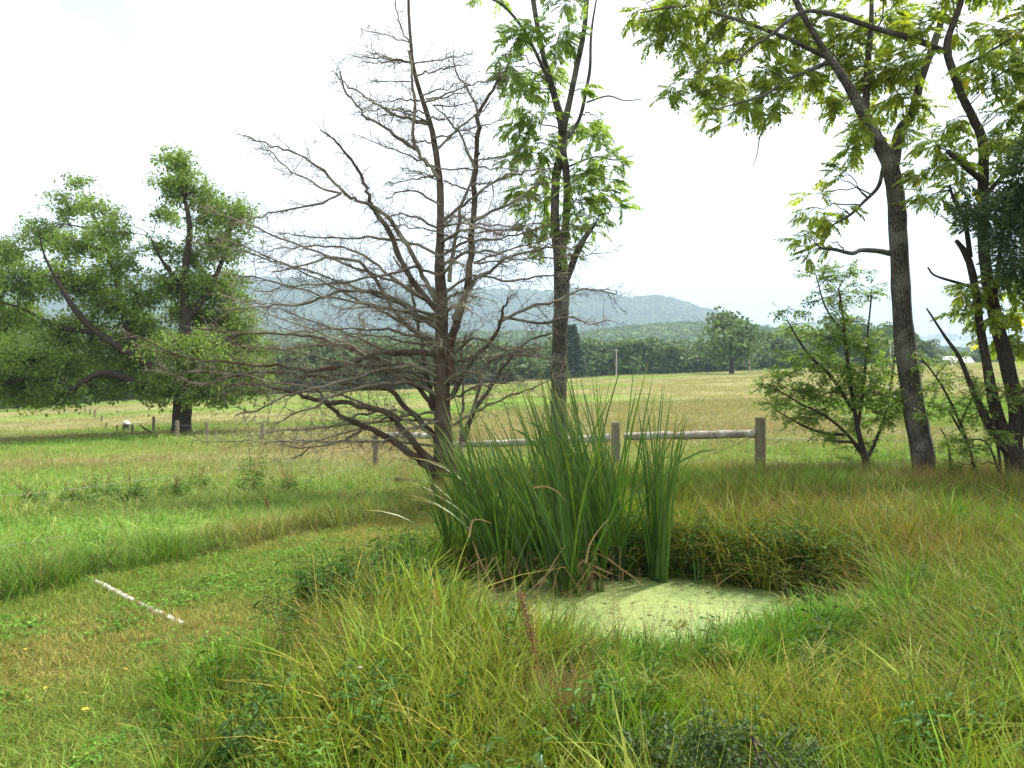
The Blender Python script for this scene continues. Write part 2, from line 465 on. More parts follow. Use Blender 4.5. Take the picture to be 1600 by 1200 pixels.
soil = ((zn == 0) | (zn == 2))[..., None]
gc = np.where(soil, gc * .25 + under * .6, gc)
gc = np.where((zn == 4)[..., None], np.array((.03, .025, .015)), gc)
gc = np.where((GY > np.interp(np.clip(GX / np.maximum(GY, 1), -.95, .95), TU, TD) + 2)[..., None], np.array((.05, .06, .025)), gc)
mb = MB()
nx, ny = len(gx), len(gy)
ii = (np.arange(ny - 1)[:, None] * nx + np.arange(nx - 1)[None]).ravel()
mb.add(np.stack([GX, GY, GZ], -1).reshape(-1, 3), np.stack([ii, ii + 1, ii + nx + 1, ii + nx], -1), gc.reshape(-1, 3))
tag(link("ground", mb.mesh("ground", M_ground, smooth=True)), "pasture, mown lawn and pond banks", kind="structure")

# ------------------------------------------------------------------ duckweed pond
def pond_mat():
    m, t, N, K = new_mat("duckweed")
    tcn = N("ShaderNodeTexCoord")
    vo = N("ShaderNodeTexVoronoi"); vo.inputs["Scale"].default_value = 95
    no = N("ShaderNodeTexNoise"); no.inputs["Scale"].default_value = 2.2; no.inputs["Detail"].default_value = 6
    n3 = N("ShaderNodeTexNoise"); n3.inputs["Scale"].default_value = 11; n3.inputs["Detail"].default_value = 6; n3.inputs["Roughness"].default_value = .7
    for q in (vo, no, n3): K(tcn.outputs["Object"], q.inputs[0])
    sp = N("ShaderNodeSeparateColor"); K(vo.outputs["Color"], sp.inputs[0])
    rp = N("ShaderNodeValToRGB"); e = rp.color_ramp.elements
    e[0].color = (.135, .19, .045, 1); e[1].color = (.28, .34, .115, 1); K(sp.outputs[0], rp.inputs[0])
    r2 = N("ShaderNodeValToRGB"); r2.color_ramp.elements[0].position = .4; r2.color_ramp.elements[1].position = .62
    r2.color_ramp.elements[0].color = (.72, .78, .7, 1); r2.color_ramp.elements[1].color = (1.08, 1.05, 1.0, 1); K(no.outputs["Fac"], r2.inputs[0])
    mu = N("ShaderNodeMix"); mu.data_type = 'RGBA'; mu.blend_type = 'MULTIPLY'; mu.inputs[0].default_value = 1
    K(rp.outputs[0], mu.inputs[6]); K(r2.outputs[0], mu.inputs[7])
    hole = N("ShaderNodeValToRGB"); hole.color_ramp.elements[0].position = .36; hole.color_ramp.elements[1].position = .42; K(n3.outputs["Fac"], hole.inputs[0])
    mh = N("ShaderNodeMix"); mh.data_type = 'RGBA'; mh.inputs[6].default_value = (.03, .035, .015, 1); K(hole.outputs[0], mh.inputs[0]); K(mu.outputs[2], mh.inputs[7])
    pb = N("ShaderNodeBsdfPrincipled"); K(mh.outputs[2], pb.inputs["Base Color"])
    mr = N("ShaderNodeMapRange"); mr.inputs[3].default_value = .05; mr.inputs[4].default_value = .5; K(hole.outputs[0], mr.inputs[0]); K(mr.outputs[0], pb.inputs["Roughness"])
    bp = N("ShaderNodeBump"); bp.inputs["Strength"].default_value = .35; bp.inputs["Distance"].default_value = .004; K(vo.outputs["Distance"], bp.inputs["Height"]); K(bp.outputs[0], pb.inputs["Normal"])
    o = N("ShaderNodeOutputMaterial"); K(pb.outputs[0], o.inputs[0])
    return m
M_pond = pond_mat()
mb = MB()
na = 72
rings = np.linspace(0, 1.13, 14)
pv = []
for r_ in rings:
    a = np.arange(na) * 2 * math.pi / na
    w = 1 + 0.07 * np.sin(3 * a + 1) + 0.05 * np.sin(5 * a + 2.2)
    # direction a is measured in world space, pond_d divides by w(a)
    k = r_ * w / np.sqrt((np.cos(a) / PRX) ** 2 + (np.sin(a) / PRY) ** 2)
    pv.append(np.stack([PCX + k * np.cos(a), PCY + k * np.sin(a), np.full(na, WATER)], -1))
i = np.arange(len(rings) - 1)[:, None] * na; j = np.arange(na)[None]; k = (j + 1) % na
mb.add(np.concatenate(pv), np.stack([i + j, i + k, i + na + k, i + na + j], -1).reshape(-1, 4)[na:])
mb.add(np.vstack([pv[1], [[PCX, PCY, WATER]]]), [(q, (q + 1) % na, na) for q in range(na)])
tag(link("pond_water", mb.mesh("pond_water", M_pond)), "small pond covered with pale green duckweed", kind="structure")

# ------------------------------------------------------------------ hills
def hill(name, label, prof, Y0, Y1, Yt, rough, seed, nu=220, nr=60, base_z=-6):
    u = np.linspace(-1.05, 1.05, nu)
    top = np.interp(u * F + 800, prof[:, 0], prof[:, 1])
    H = EYE - (top - 600) / F * Yt - (22 if Yt > 2000 else 7)
    Ys = np.linspace(Y0, Y1, nr)
    U, YY = np.meshgrid(u, Ys)
    tt = np.where(YY < Yt, sstep(Y0, Yt, YY) ** .8, 1 - .6 * sstep(Yt, Y1, YY))
    X = U * Yt * (.55 + .45 * YY / Yt)
    g = fbm(X / rough, YY / (rough * 1.6), seed, 5) - .5
    Z = base_z + (H[None] - base_z) * tt * (1 + .22 * g * (1 - np.abs(tt - .5) * .9) * (tt < .98))
    mb = MB()
    ii = (np.arange(nr - 1)[:, None] * nu + np.arange(nu - 1)[None]).ravel()
    mb.add(np.stack([X, YY, Z], -1).reshape(-1, 3), np.stack([ii, ii + 1, ii + nu + 1, ii + nu], -1), (.32, .40, .2))
    o = link(name, mb.mesh(name, M_ground, smooth=True))
    tag(o, label, kind="structure")
    return X, YY, Z
mount = np.array([(-500, 470), (-200, 440), (0, 445), (110, 432), (220, 430), (400, 431), (560, 438), (640, 443), (700, 449), (780, 452), (860, 456), (900, 450), (925, 451), (950, 458), (975, 464), (1000, 462),
                  (1018, 458), (1050, 466), (1080, 475), (1110, 482), (1135, 491), (1160, 503), (1200, 528), (1300, 545), (1500, 560), (2200, 580)], float)
ridge2 = np.array([(-500, 600), (1050, 600), (1120, 530), (1180, 506), (1215, 499), (1260, 501), (1330, 497), (1400, 512), (1440, 524), (1465, 517), (1490, 518), (1520, 523), (1560, 525), (1640, 520), (1900, 510), (2200, 520)], float)
mid = np.array([(-500, 500), (0, 505), (300, 515), (520, 520), (650, 522), (800, 520), (900, 522), (960, 512), (1040, 505), (1120, 505), (1200, 513), (1290, 528), (1400, 540), (1500, 545), (1600, 535), (2000, 520)], float)
hM = hill("mountain", "long wooded mountain fading to blue in the haze", mount, 1500, 3600, 2600, 420, 61, 260, 70)
hR = hill("far_ridge", "low far ridge to the right of the mountain", ridge2, 3300, 4800, 4000, 600, 71, 200, 30)
hm = hill("wooded_foothill", "lower green wooded foothill in front of the mountain", mid, 420, 1300, 860, 160, 81, 220, 50)

def leafcloud(n, rad, size, seed, squash=.8, flat=0):
    """a crown of loose leaf clumps: returns verts, quads"""
    r = np.random.default_rng(seed)
    lob = r.normal(size=(7, 3)) * .42; lob[:, 2] *= .6
    lr = .45 + .3 * r.random(7)
    k = r.integers(0, 7, n)
    d = r.normal(size=(n, 3)); d /= np.linalg.norm(d, axis=1, keepdims=True)
    d[:, 2] = np.where(r.random(n) < .75, np.abs(d[:, 2]), d[:, 2])
    p = lob[k] + d * (lr[k] * (.75 + .3 * r.random(n)))[:, None]
    p[:, 2] *= squash
    p *= rad / 1.05
    nrm = d + r.normal(size=(n, 3)) * .5
    M = rotmats(nrm, r.random(n) * 6.28)
    s = size * (.6 + .8 * r.random(n))
    q = np.array([(0, -.5, -.5), (.1, .5, -.4), (0, .45, .5), (.12, -.5, .45)])
    v = np.einsum('nij,kj->nki', M, q) * s[:, None, None] + p[:, None]
    f = np.arange(n * 4).reshape(n, 4)
    return v.reshape(-1, 3), f

def scatter(name, label, pts, rot, scl, idx, col, meshes):
    """stuff: many copies of a few small plant meshes on given ground points"""
    me = bpy.data.meshes.new(name)
    n = len(pts)
    me.vertices.add(n); me.vertices.foreach_set("co", np.asarray(pts, np.float32).ravel())
    a = me.attributes.new("rot", 'FLOAT_VECTOR', 'POINT'); a.data.foreach_set("vector", np.asarray(rot, np.float32).ravel())
    a = me.attributes.new("scl", 'FLOAT', 'POINT'); a.data.foreach_set("value", np.asarray(scl, np.float32).ravel())
    a = me.attributes.new("idx", 'INT', 'POINT'); a.data.foreach_set("value", np.asarray(idx, np.int32).ravel())
    a = me.attributes.new("gcol", 'FLOAT_COLOR', 'POINT'); a.data.foreach_set("color", np.hstack([col, np.ones((n, 1))]).astype(np.float32).ravel())
    me.update()
    src = bpy.data.collections.new(name + "_source")
    for k, m in enumerate(meshes):
        so = bpy.data.objects.new("%s_source_%02d" % (name, k), m); src.objects.link(so)
    o = link(name, me)
    tag(o, label, kind="stuff")
    g = bpy.data.node_groups.new(name + "_scatter", 'GeometryNodeTree')
    g.interface.new_socket("Geometry", in_out='INPUT', socket_type='NodeSocketGeometry')
    g.interface.new_socket("Geometry", in_out='OUTPUT', socket_type='NodeSocketGeometry')
    N = g.nodes.new; K = g.links.new
    gi = N("NodeGroupInput"); go = N("NodeGroupOutput")
    ci = N("GeometryNodeCollectionInfo"); ci.inputs["Collection"].default_value = src
    ci.inputs["Separate Children"].default_value = True; ci.inputs["Reset Children"].default_value = True
    ip = N("GeometryNodeInstanceOnPoints"); ip.inputs["Pick Instance"].default_value = True
    def na_(nm, ty):
        q = N("GeometryNodeInputNamedAttribute"); q.data_type = ty; q.inputs["Name"].default_value = nm
        return q.outputs[0]
    K(gi.outputs[0], ip.inputs["Points"]); K(ci.outputs[0], ip.inputs["Instance"])
    K(na_("idx", 'INT'), ip.inputs["Instance Index"]); K(na_("rot", 'FLOAT_VECTOR'), ip.inputs["Rotation"]); K(na_("scl", 'FLOAT'), ip.inputs["Scale"])
    K(ip.outputs[0], go.inputs[0])
    md = o.modifiers.new("scatter", 'NODES'); md.node_group = g
    return o

def crown_meshes(n, quads, rad, size, seed, mat):
    out = []
    for k in range(n):
        v, f = leafcloud(quads, rad, size, seed + k, .9)
        m_ = MB(); m_.add(v, f); out.append(m_.mesh("crown_source", mat))
    return out
def hill_forest(name, label, H, n, ymin, ymax, rad, meshes, c1, c2, seed):
    X, YY, Z = H
    r = np.random.default_rng(seed)
    nr, nu = X.shape
    fi = r.random(n * 3) * (nr - 1.001); fj = r.random(n * 3) * (nu - 1.001)
    i0 = fi.astype(int); j0 = fj.astype(int); a = (fi - i0); b = (fj - j0)
    def bl(A): return (A[i0, j0] * (1 - a) * (1 - b) + A[i0 + 1, j0] * a * (1 - b) + A[i0, j0 + 1] * (1 - a) * b + A[i0 + 1, j0 + 1] * a * b)
    x, y, z = bl(X), bl(YY), bl(Z)
    ok = (y > ymin) & (y < ymax) & (np.abs(x / y) < .82)
    x, y, z = x[ok][:n], y[ok][:n], z[ok][:n]
    m = len(x)
    c = mix3(c1, c2, sstep(.35, .65, fbm(x / 90, y / 90, seed, 3) * .6 + r.random(m) * .4))
    scatter(name, label, np.stack([x, y, z + rad * .35], -1), np.stack([np.zeros(m), np.zeros(m), r.random(m) * 6.28], -1), .7 + .6 * r.random(m), r.integers(0, len(meshes), m), c, meshes)
cm = crown_meshes(5, 90, 5.0, 2.0, 100, M_forest)
hill_forest("hillside_wood", "green wood covering the lower foothill", hm, 20000, 420, 900, 5, cm, (.10, .17, .05), (.17, .24, .07), 5)
cm2 = crown_meshes(4, 40, 9.0, 5.0, 200, M_forest)
hill_forest("mountain_wood", "continuous wood covering the blue mountain", hM, 42000, 1500, 2700, 9, cm2, (.09, .15, .06), (.15, .22, .07), 6)
hill_forest("far_ridge_wood", "wood covering the low far ridge", hR, 5000, 3300, 4100, 9, cm2, (.12, .18, .07), (.16, .23, .08), 8)

# ------------------------------------------------------------------ leaves
def leaflet(w=.28, fold=.06, droop=.1):
    v = np.array([(0, 0, 0), (.35, -w / 2, fold * .6), (.35, w / 2, fold * .6), (1, 0, -droop), (.38, 0, -fold * .4), (.72, -w * .36, 0), (.72, w * .36, 0)])
    f = np.array([(0, 1, 4), (0, 4, 2), (1, 5, 4), (4, 6, 2), (5, 3, 4), (4, 3, 6)])
    return v, f
def compound(pairs, L_, ll, seed, droop=.35, simple=False):
    """a pinnate leaf along +X, tip drooping"""
    r = np.random.default_rng(seed)
    mb = MB()
    t = np.linspace(0, 1, 5)
    path = np.stack([t * L_, np.zeros(5), -droop * L_ * t ** 2], -1)
    if not simple: tube(mb, path, np.linspace(.0035, .0015, 5), 3)
    if simple:
        lv = np.array([(0, 0, 0), (.45, -.30, .02), (1, 0, -.08), (.45, .30, .02)]); lf = np.array([(0, 1, 2, 3)])
    else: lv, lf = leaflet(.40, .05, .12)
    pos, dr, sc = [], [], []
    for k in range(pairs):
        s = .22 + .74 * k / pairs
        pp = np.array([s * L_, 0, -droop * L_ * s * s])
        for sg in (-1, 1):
            an = math.radians(58 - 14 * s + r.normal() * 8)
            pos.append(pp); dr.append([math.cos(an), sg * math.sin(an), -.28 - droop * s + r.normal() * .12])
            sc.append(ll * (.75 + .5 * math.sin(math.pi * min(1, s * .95))) * (.85 + .3 * r.random()))
    pos.append(path[-1]); dr.append([1, 0, -2 * droop]); sc.append(ll * .9)
    stamp(mb, lv, lf, np.array(pos), rotmats(np.array(dr, float), r.normal(size=len(pos)) * .25), np.array(sc))
    return mb
def template(mb):
    v = np.concatenate(mb.v)
    out = {}
    for k in (3, 4):
        if mb.f[k]: out[k] = np.concatenate(mb.f[k])
    return v, out
def stamp_t(mb, tpl, pos, M, scl, cols=None):
    v, fs = tpl
    base = mb.n
    N = len(pos); nv = len(v)
    vv = np.einsum('nij,kj->nki', M, v) * np.asarray(scl)[:, None, None] + pos[:, None]
    vv = vv.reshape(-1, 3)
    off = (np.arange(N) * nv)[:, None, None]
    ks = list(fs)
    c = None if cols is None else np.repeat(cols, nv, axis=0)
    first = True
    for k in ks:
        f = (fs[k][None] + off).reshape(-1, k)
        if first: mb.add(vv, f, c); first = False
        else: mb.f[k].append(f + base)
WALNUT = [compound(7, .40, .098, 300 + k, .15 + .12 * k) for k in range(4)]
WALNUT_T = [template(m_) for m_ in WALNUT]
def spray(seed):
    r = np.random.default_rng(seed); mb = MB(); n = 11
    p = r.normal(size=(n, 3)) * np.array([.16, .16, .10]); d = r.normal(size=(n, 3)); d[:, 2] = d[:, 2] * .6 - .3
    stamp(mb, np.array([(0, 0, 0), (.5, -.26, .04), (1, 0, -.08), (.5, .26, .04)]), np.array([(0, 1, 2, 3)]), p, rotmats(d, r.normal(size=n)), r.uniform(.09, .19, n))
    return mb
FARW = [template(spray(320 + k)) for k in range(4)]

def bezier(a, b, sag, n=7, wob=.04):
    t = np.linspace(0, 1, n)[:, None]
    L_ = np.linalg.norm(b - a)
    p = a * (1 - t) + b * t
    p = p + np.array([0, 0, 1]) * (np.sin(math.pi * t) * sag * L_)
    w = R.normal(size=(n, 3)) * wob * L_; w[0] = 0; w[-1] = 0
    return p + w

def leafy_tree(name, label, cat, base, Y, limbs, clumps, bark, leafmat, leaf_tpls, leaf_scale, n_leaf, twig_r=.006,
               leaf_objs=0, leaf_meshes=None, depth=.9, seed=1, group=None, limb_n=8, tint=None, limb_rough=.12, joined="foliage", twig_len=.6):
    """limbs: list of (pixel polyline [(px,py,r_px)...], depth offset at the tip); clumps: (px, py, rx, ry[, weight])"""
    r = np.random.default_rng(seed)
    root = thing(name, label, cat, base, group)
    org = np.array(base)
    pxm = F / Y
    allp = []
    for li, (pl, dz) in enumerate(limbs):
        n = len(pl)
        pts = []
        for k, q in enumerate(pl):
            pts.append(P(q[0], q[1], Y + dz * (k / max(1, n - 1))))
        rad = np.interp(np.linspace(0, n - 1, (n - 1) * 4 + 1), np.arange(n), [q[2] / pxm for q in pl])
        sp = smooth_path(pts, 4)
        if li == 0: sp[0] = org - np.array([0, 0, .15]); rad[0] *= 1.35; rad[1] *= 1.12
        mb = MB(); tube(mb, sp, rad[:len(sp)], limb_n if rad.max() > .03 else 5, cap=True, rough=limb_rough)
        link("trunk" if li == 0 else "limb", mb.mesh("trunk" if li == 0 else "limb", bark, org, True), root)
        allp.append(np.column_stack([sp, rad[:len(sp)]]))
    lp = np.vstack(allp)
    tw = MB()
    w = np.array([(c[4] if len(c) > 4 else 1) * c[2] * c[3] for c in clumps], float); w /= w.sum()
    LP, LD = [], []
    for c, wi in zip(clumps, w):
        nl = max(3, int(round(n_leaf * wi)))
        dd = (r.random() - .5) * 2 * depth
        if Y == YL: c = (c[0], c[1], c[2] * 1.06, c[3] * 1.04)
        cc = P(c[0], c[1], Y + dd)
        # branch from the nearest limb point below
        dist = np.linalg.norm(lp[:, :3] - cc, axis=1) + .6 * np.maximum(0, lp[:, 2] - cc[2])
        a = lp[dist.argmin(), :3]
        ar = lp[dist.argmin(), 3]
        sub = bezier(a, cc, .10, 8, .035)
        tube(tw, sub, np.linspace(min(ar * .6, twig_r * 3.2), twig_r * 1.3, 8), 4)
        ntw = max(2, nl // 4)
        done = 0
        for k in range(ntw):
            d = r.normal(size=3); d /= np.linalg.norm(d)
            rr_ = r.random() ** .45
            e = cc + d * rr_ * np.array([c[2] / pxm, (c[2] + c[3]) / 2 / pxm, c[3] / pxm])
            s = sub[r.integers(3, 8)]
            tp = bezier(s, e, .06, 5, .05)
            tube(tw, tp, np.linspace(twig_r, twig_r * .35, 5), 3)
            m_ = nl // ntw + (1 if k < nl % ntw else 0)
            for q in range(m_):
                f = 1 - .55 * (q / max(1, m_)) * min(1, r.random() + .3)
                kk = f * 4; k0 = min(3, int(kk)); pp = tp[k0] * (1 - (kk - k0)) + tp[k0 + 1] * (kk - k0)
                dr = unit(e - s) * .5 + r.normal(size=3) * .55; dr[2] = dr[2] * .5 - .12
                LP.append(pp); LD.append(dr)
    tag(link("twigs", tw.mesh("twigs", bark, org), root), kind="stuff")
    LP = np.array(LP); LD = np.array(LD)
    n = len(LP)
    M_ = rotmats(LD, r.normal(size=n) * .35)
    S = leaf_scale * (.7 + .6 * r.random(n))
    v = np.clip(.8 + .4 * r.random((n, 1)), 0, 2) * np.ones((n, 3))
    if tint is not None:
        sel = r.random(n) < tint[1]
        v[sel] *= np.array(tint[0])
    order = r.permutation(n)
    if leaf_objs:
        # nearest the camera show largest
        inview = np.abs(LP[:, 0] / LP[:, 1]) < .69
        inview &= (LP[:, 2] - EYE) / LP[:, 1] < .52
        key = LP[:, 1] + (~inview) * 100 + r.random(n) * .4
        order = np.argsort(key)
        for k in order[:leaf_objs]:
            lo = link("compound_leaf", leaf_meshes[k % len(leaf_meshes)], root)
            mt = Matrix([list(M_[k][i] * S[k]) + [LP[k][i] - org[i]] for i in range(3)] + [[0, 0, 0, 1]])
            lo.matrix_local = mt
        order = order[leaf_objs:]
    if len(order):
        mb = MB()
        for t_ in range(len(leaf_tpls)):
            s = order[t_::len(leaf_tpls)]
            if len(s): stamp_t(mb, leaf_tpls[t_], LP[s], M_[s], S[s], v[s])
        tag(link(joined, mb.mesh(joined, leafmat, org), root), kind="stuff")
    return root

WM = [m_.mesh("compound_leaf", M_leaf) for m_ in WALNUT]
WM2 = [m_.mesh("compound_leaf", M_leaf2) for m_ in WALNUT]

# -- big walnut in the pasture (left)
YL = 36.0
base = on_ground(284, YL)
limbs = [
    ([(284, 686, 17), (284, 660, 14), (285, 630, 14), (287, 600, 12), (287, 560, 10), (290, 500, 8), (288, 440, 6), (296, 370, 4.5), (293, 330, 3.5), (280, 285, 2), (275, 250, 1.2)], 0),
    ([(285, 610, 7.5), (235, 572, 6), (185, 542, 5), (130, 500, 5), (90, 440, 2.5), (68, 395, 1.4), (60, 360, .6)], -3),
    ([(284, 622, 7), (225, 602, 6), (165, 583, 5), (125, 600, 3.5), (95, 628, 2)], -2.5),
    ([(225, 570, 5), (195, 500, 4.5), (180, 430, 4), (160, 370, 3), (135, 310, 1.5)], 2.5),
    ([(290, 500, 6), (325, 455, 4.5), (350, 400, 3), (365, 340, 1.5)], 1.5),
    ([(289, 450, 5), (255, 410, 2.5), (235, 370, .8)], -1.5),
    ([(287, 570, 6), (330, 540, 4), (380, 520, 2.5)], -2),
    ([(150, 520, 4), (90, 510, 3), (30, 480, 2), (-20, 470, 1)], 2)]
cl = [(275, 258, 34, 26), (262, 290, 34, 26), (300, 300, 40, 34), (330, 335, 50, 36), (365, 335, 34, 36), (262, 335, 30, 22, .7), (345, 385, 48, 34), (240, 385, 32, 20, .7), (300, 400, 44, 34, .8),
      (280, 450, 66, 34), (345, 450, 56, 42), (310, 500, 80, 44), (375, 510, 46, 44), (290, 550, 76, 40), (355, 570, 60, 36), (270, 605, 62, 28), (325, 620, 56, 20), (235, 610, 40, 26), (385, 590, 40, 30),
      (122, 285, 24, 18, .6), (85, 310, 20, 14, .5), (110, 325, 36, 24, .8), (155, 330, 34, 22, .7), (170, 365, 34, 26), (60, 368, 46, 28), (125, 385, 56, 34), (185, 415, 34, 36), (15, 395, 34, 34), (35, 440, 46, 36), (100, 440, 56, 36, .8),
      (-20, 440, 40, 50), (165, 480, 50, 34), (30, 500, 60, 40), (95, 520, 60, 36), (160, 545, 56, 40), (215, 520, 44, 44), (-30, 530, 50, 46), (20, 620, 50, 24), (70, 618, 50, 22), (150, 612, 40, 16), (205, 565, 40, 40), (240, 560, 40, 40), (140, 450, 44, 30), (215, 470, 34, 30), (400, 550, 40, 30), (410, 605, 34, 22), (35, 560, 62, 40), (110, 578, 66, 34), (185, 595, 50, 30), (30, 605, 60, 26), (90, 615, 50, 18), (-40, 590, 50, 40)]
leafy_tree("walnut_tree", "big spreading walnut with two crowns standing in the left pasture", "tree", base, YL, limbs, cl, M_bark2, M_leafD, FARW, 1.15, 10800, .014, depth=2.6, seed=11)

# -- tall walnut right of the dead tree
YMt = 14.6
base = on_ground(873, YMt)
limbs = [
    ([(873, 752, 15), (873, 640, 13), (875, 530, 12.5), (877, 480, 12), (878, 440, 13), (874, 395, 10), (868, 360, 7.5), (867, 320, 7), (869, 275, 7), (877, 240, 8), (879, 200, 7.5), (868, 155, 5.5), (850, 90, 4.5), (836, 20, 4), (828, -40, 3.5), (820, -110, 2)], .3),
    ([(878, 395, 7), (884, 350, 6.5), (886, 300, 6), (884, 265, 6), (879, 235, 6)], .1),
    ([(879, 205, 6), (890, 158, 5), (901, 105, 4.5), (912, 52, 4), (917, 0, 3.5), (922, -60, 2)], -.4),
    ([(884, 440, 6), (896, 408, 5.5), (909, 379, 4.5), (930, 350, 2.5)], -.5),
    ([(888, 215, 3), (898, 200, 3), (908, 178, 3), (916, 140, 3), (922, 105, 2.5), (924, 50, 2), (935, -20, 1)], .6),
    ([(860, 130, 3), (820, 50, 2.5), (785, 8, 2), (750, -8, 1.5)], .3),
    ([(917, 160, 1.6), (950, 150, 1.3), (975, 157, 1), (1003, 155, .7)], .4),
    ([(884, 262, 1.8), (930, 245, 1.3), (960, 250, 1), (990, 243, .7)], .5)]
cl = [(800, 60, 26, 26), (800, 105, 30, 30), (835, 45, 30, 24), (865, 62, 30, 26), (812, 150, 34, 28), (845, 125, 30, 26), (870, 100, 24, 26), (805, 195, 26, 26), (838, 175, 34, 24), (835, 225, 36, 28), (812, 240, 24, 20),
      (850, 265, 32, 26), (815, 290, 26, 24), (838, 315, 36, 28), (826, 350, 22, 20), (855, 350, 22, 20), (905, 190, 30, 22), (928, 215, 32, 24), (940, 250, 34, 26), (915, 270, 36, 28), (950, 300, 30, 22),
      (905, 315, 36, 28), (935, 345, 34, 22), (968, 322, 18, 14), (885, 350, 30, 26), (843, 385, 18, 14, .7), (885, 388, 26, 16), (905, 140, 20, 18, .7), (890, 50, 22, 24), (780, 85, 16, 18, .6), (935, 185, 22, 16), (765, 0, 26, 8), (880, 5, 30, 20), (830, -40, 50, 40), (910, -60, 50, 40)]
leafy_tree("walnut_tree", "slender tall walnut rising behind the cattails right of the bare dead tree", "tree", base, YMt, limbs, cl, M_bark, M_leaf, WALNUT_T, .74, 1150, .005, 300, WM, .75, 12)

# -- leaning tree at the right
YR = 13.6
base = on_ground(1452, YR)
limbs = [
    ([(1452, 775, 20), (1440, 700, 17), (1424, 610, 16), (1411, 500, 14.5), (1405, 400, 13.5), (1401, 320, 13), (1392, 262, 12.5), (1371, 220, 10), (1346, 172, 8.5), (1322, 128, 7), (1297, 92, 5.5), (1270, 50, 4.2), (1247, 8, 4.5), (1230, -40, 3.5), (1215, -100, 2)], -.6),
    ([(1396, 262, 9), (1406, 205, 8), (1425, 178, 7), (1440, 120, 6.5), (1458, 72, 6), (1474, 20, 5), (1482, -40, 5), (1490, -110, 3)], .5),
    ([(1352, 180, 6), (1356, 100, 5), (1361, 40, 4), (1362, -30, 3)], .6),
    ([(1470, 78, 5), (1430, 62, 4.5), (1370, 45, 4), (1310, 25, 3.5), (1268, 17, 3), (1240, 26, 2.6), (1208, 52, 2.2), (1172, 76, 2), (1150, 98, 1.5)], -1.6),
    ([(1380, 262, 3.2), (1372, 292, 3), (1350, 315, 2.5), (1328, 336, 2), (1300, 352, 1.3)], -.5),
    ([(1397, 397, 5), (1370, 392, 4), (1345, 391, 3.3), (1331, 396, 3.2), (1305, 390, 2.8), (1282, 388, 2)], -.5),
    ([(1297, 92, 4), (1230, 60, 3), (1150, 30, 2.5), (1070, 10, 2), (1000, 20, 1)], -1.2),
    ([(1300, 95, 3.5), (1240, 120, 2.5), (1190, 150, 1.8), (1120, 170, 1)], -1.8),
    ([(1240, 128, 1.6), (1215, 160, 1.2), (1190, 205, 1), (1183, 240, .8), (1176, 262, .5)], -.4)]
cl = [(1000, 15, 24, 22), (1030, 35, 28, 26), (1012, 62, 16, 14, .7), (1062, 15, 34, 24), (1105, 30, 38, 28), (1150, 18, 36, 24), (1182, 58, 38, 28), (1125, 78, 34, 26), (1082, 95, 28, 24), (1050, 62, 22, 18), (1062, 132, 26, 18, .7), (1045, 152, 18, 12, .7),
      (1110, 128, 28, 22), (1112, 172, 22, 20), (1120, 200, 12, 12, .8), (1150, 125, 30, 24), (1172, 158, 26, 20), (1202, 108, 38, 28), (1212, 150, 28, 22), (1192, 180, 18, 12, .7), (1242, 115, 38, 26), (1232, 62, 38, 28), (1282, 130, 36, 26),
      (1292, 82, 40, 30), (1268, 28, 42, 28), (1332, 58, 46, 34), (1352, 112, 42, 30), (1392, 40, 46, 36), (1392, 100, 40, 28), (1432, 98, 32, 26), (1302, 160, 26, 20), (1342, 205, 26, 20), (1330, 236, 22, 16), (1308, 262, 16, 14, .8), (1402, 155, 34, 24),
      (1442, 28, 36, 28), (1442, 168, 24, 18, .7), (1424, 205, 22, 16, .7), (1362, 165, 34, 26), (1312, 278, 12, 9, .7), (1360, 190, 22, 18), (1275, 303, 16, 12), (1262, 335, 26, 18), (1252, 368, 20, 12), (1290, 345, 18, 16), (1270, 392, 18, 10), (1312, 325, 16, 12), (1298, 378, 10, 10),
      (1100, -40, 60, 40), (1200, -50, 60, 40), (1300, -50, 60, 40), (1400, -50, 60, 40), (1500, -30, 40, 30, .6)]
leafy_tree("walnut_tree", "leaning grey trunked walnut arching its leafy branches over the right side", "tree", base, YR, limbs, cl, M_bark, M_leaf2, WALNUT_T, .82, 1950, .0045, 300, WM2, .9, 13, tint=((1.2, 1.05, .7), .25))

# -- multi stemmed tree at the right edge
YC = 12.6
base = on_ground(1592, YC)
limbs = [
    ([(1592, 785, 17), (1588, 730, 15), (1583, 690, 14), (1590, 650, 12), (1571, 560, 11), (1552, 480, 9.5), (1538, 400, 8.5), (1536, 300, 8), (1536, 225, 7.5), (1520, 184, 6.5), (1504, 152, 6), (1492, 120, 6), (1480, 80, 6), (1484, 52, 5), (1500, 8, 4.5), (1512, -50, 3)], .2),
    ([(1580, 700, 9), (1556, 640, 9), (1540, 560, 6.5), (1530, 500, 6), (1520, 430, 5.5), (1508, 395, 5), (1494, 376, 3)], -.3),
    ([(1582, 715, 8), (1548, 668, 7), (1520, 610, 4), (1500, 560, 3), (1478, 528, 2.2), (1448, 482, 1.2)], -.6),
    ([(1534, 282, 5), (1510, 262, 4), (1480, 236, 3.5)], -.3),
    ([(1516, 402, 4), (1508, 350, 3.5), (1490, 310, 2.5), (1484, 290, 1.8)], -.4),
    ([(1525, 450, 3), (1490, 440, 2.2), (1460, 430, 1.6), (1450, 418, 1.2)], -.4),
    ([(1536, 310, 4), (1570, 270, 3), (1610, 220, 2)], -.3),
    ([(1552, 480, 4), (1562, 400, 3.5), (1570, 330, 2.5)], .4),
    ([(1490, 110, 3), (1530, 90, 2.4), (1580, 60, 1.5)], -.6),
    ([(1590, 640, 9), (1640, 540, 7), (1660, 400, 5), (1650, 250, 4), (1640, 100, 3), (1620, 0, 2)], .3)]
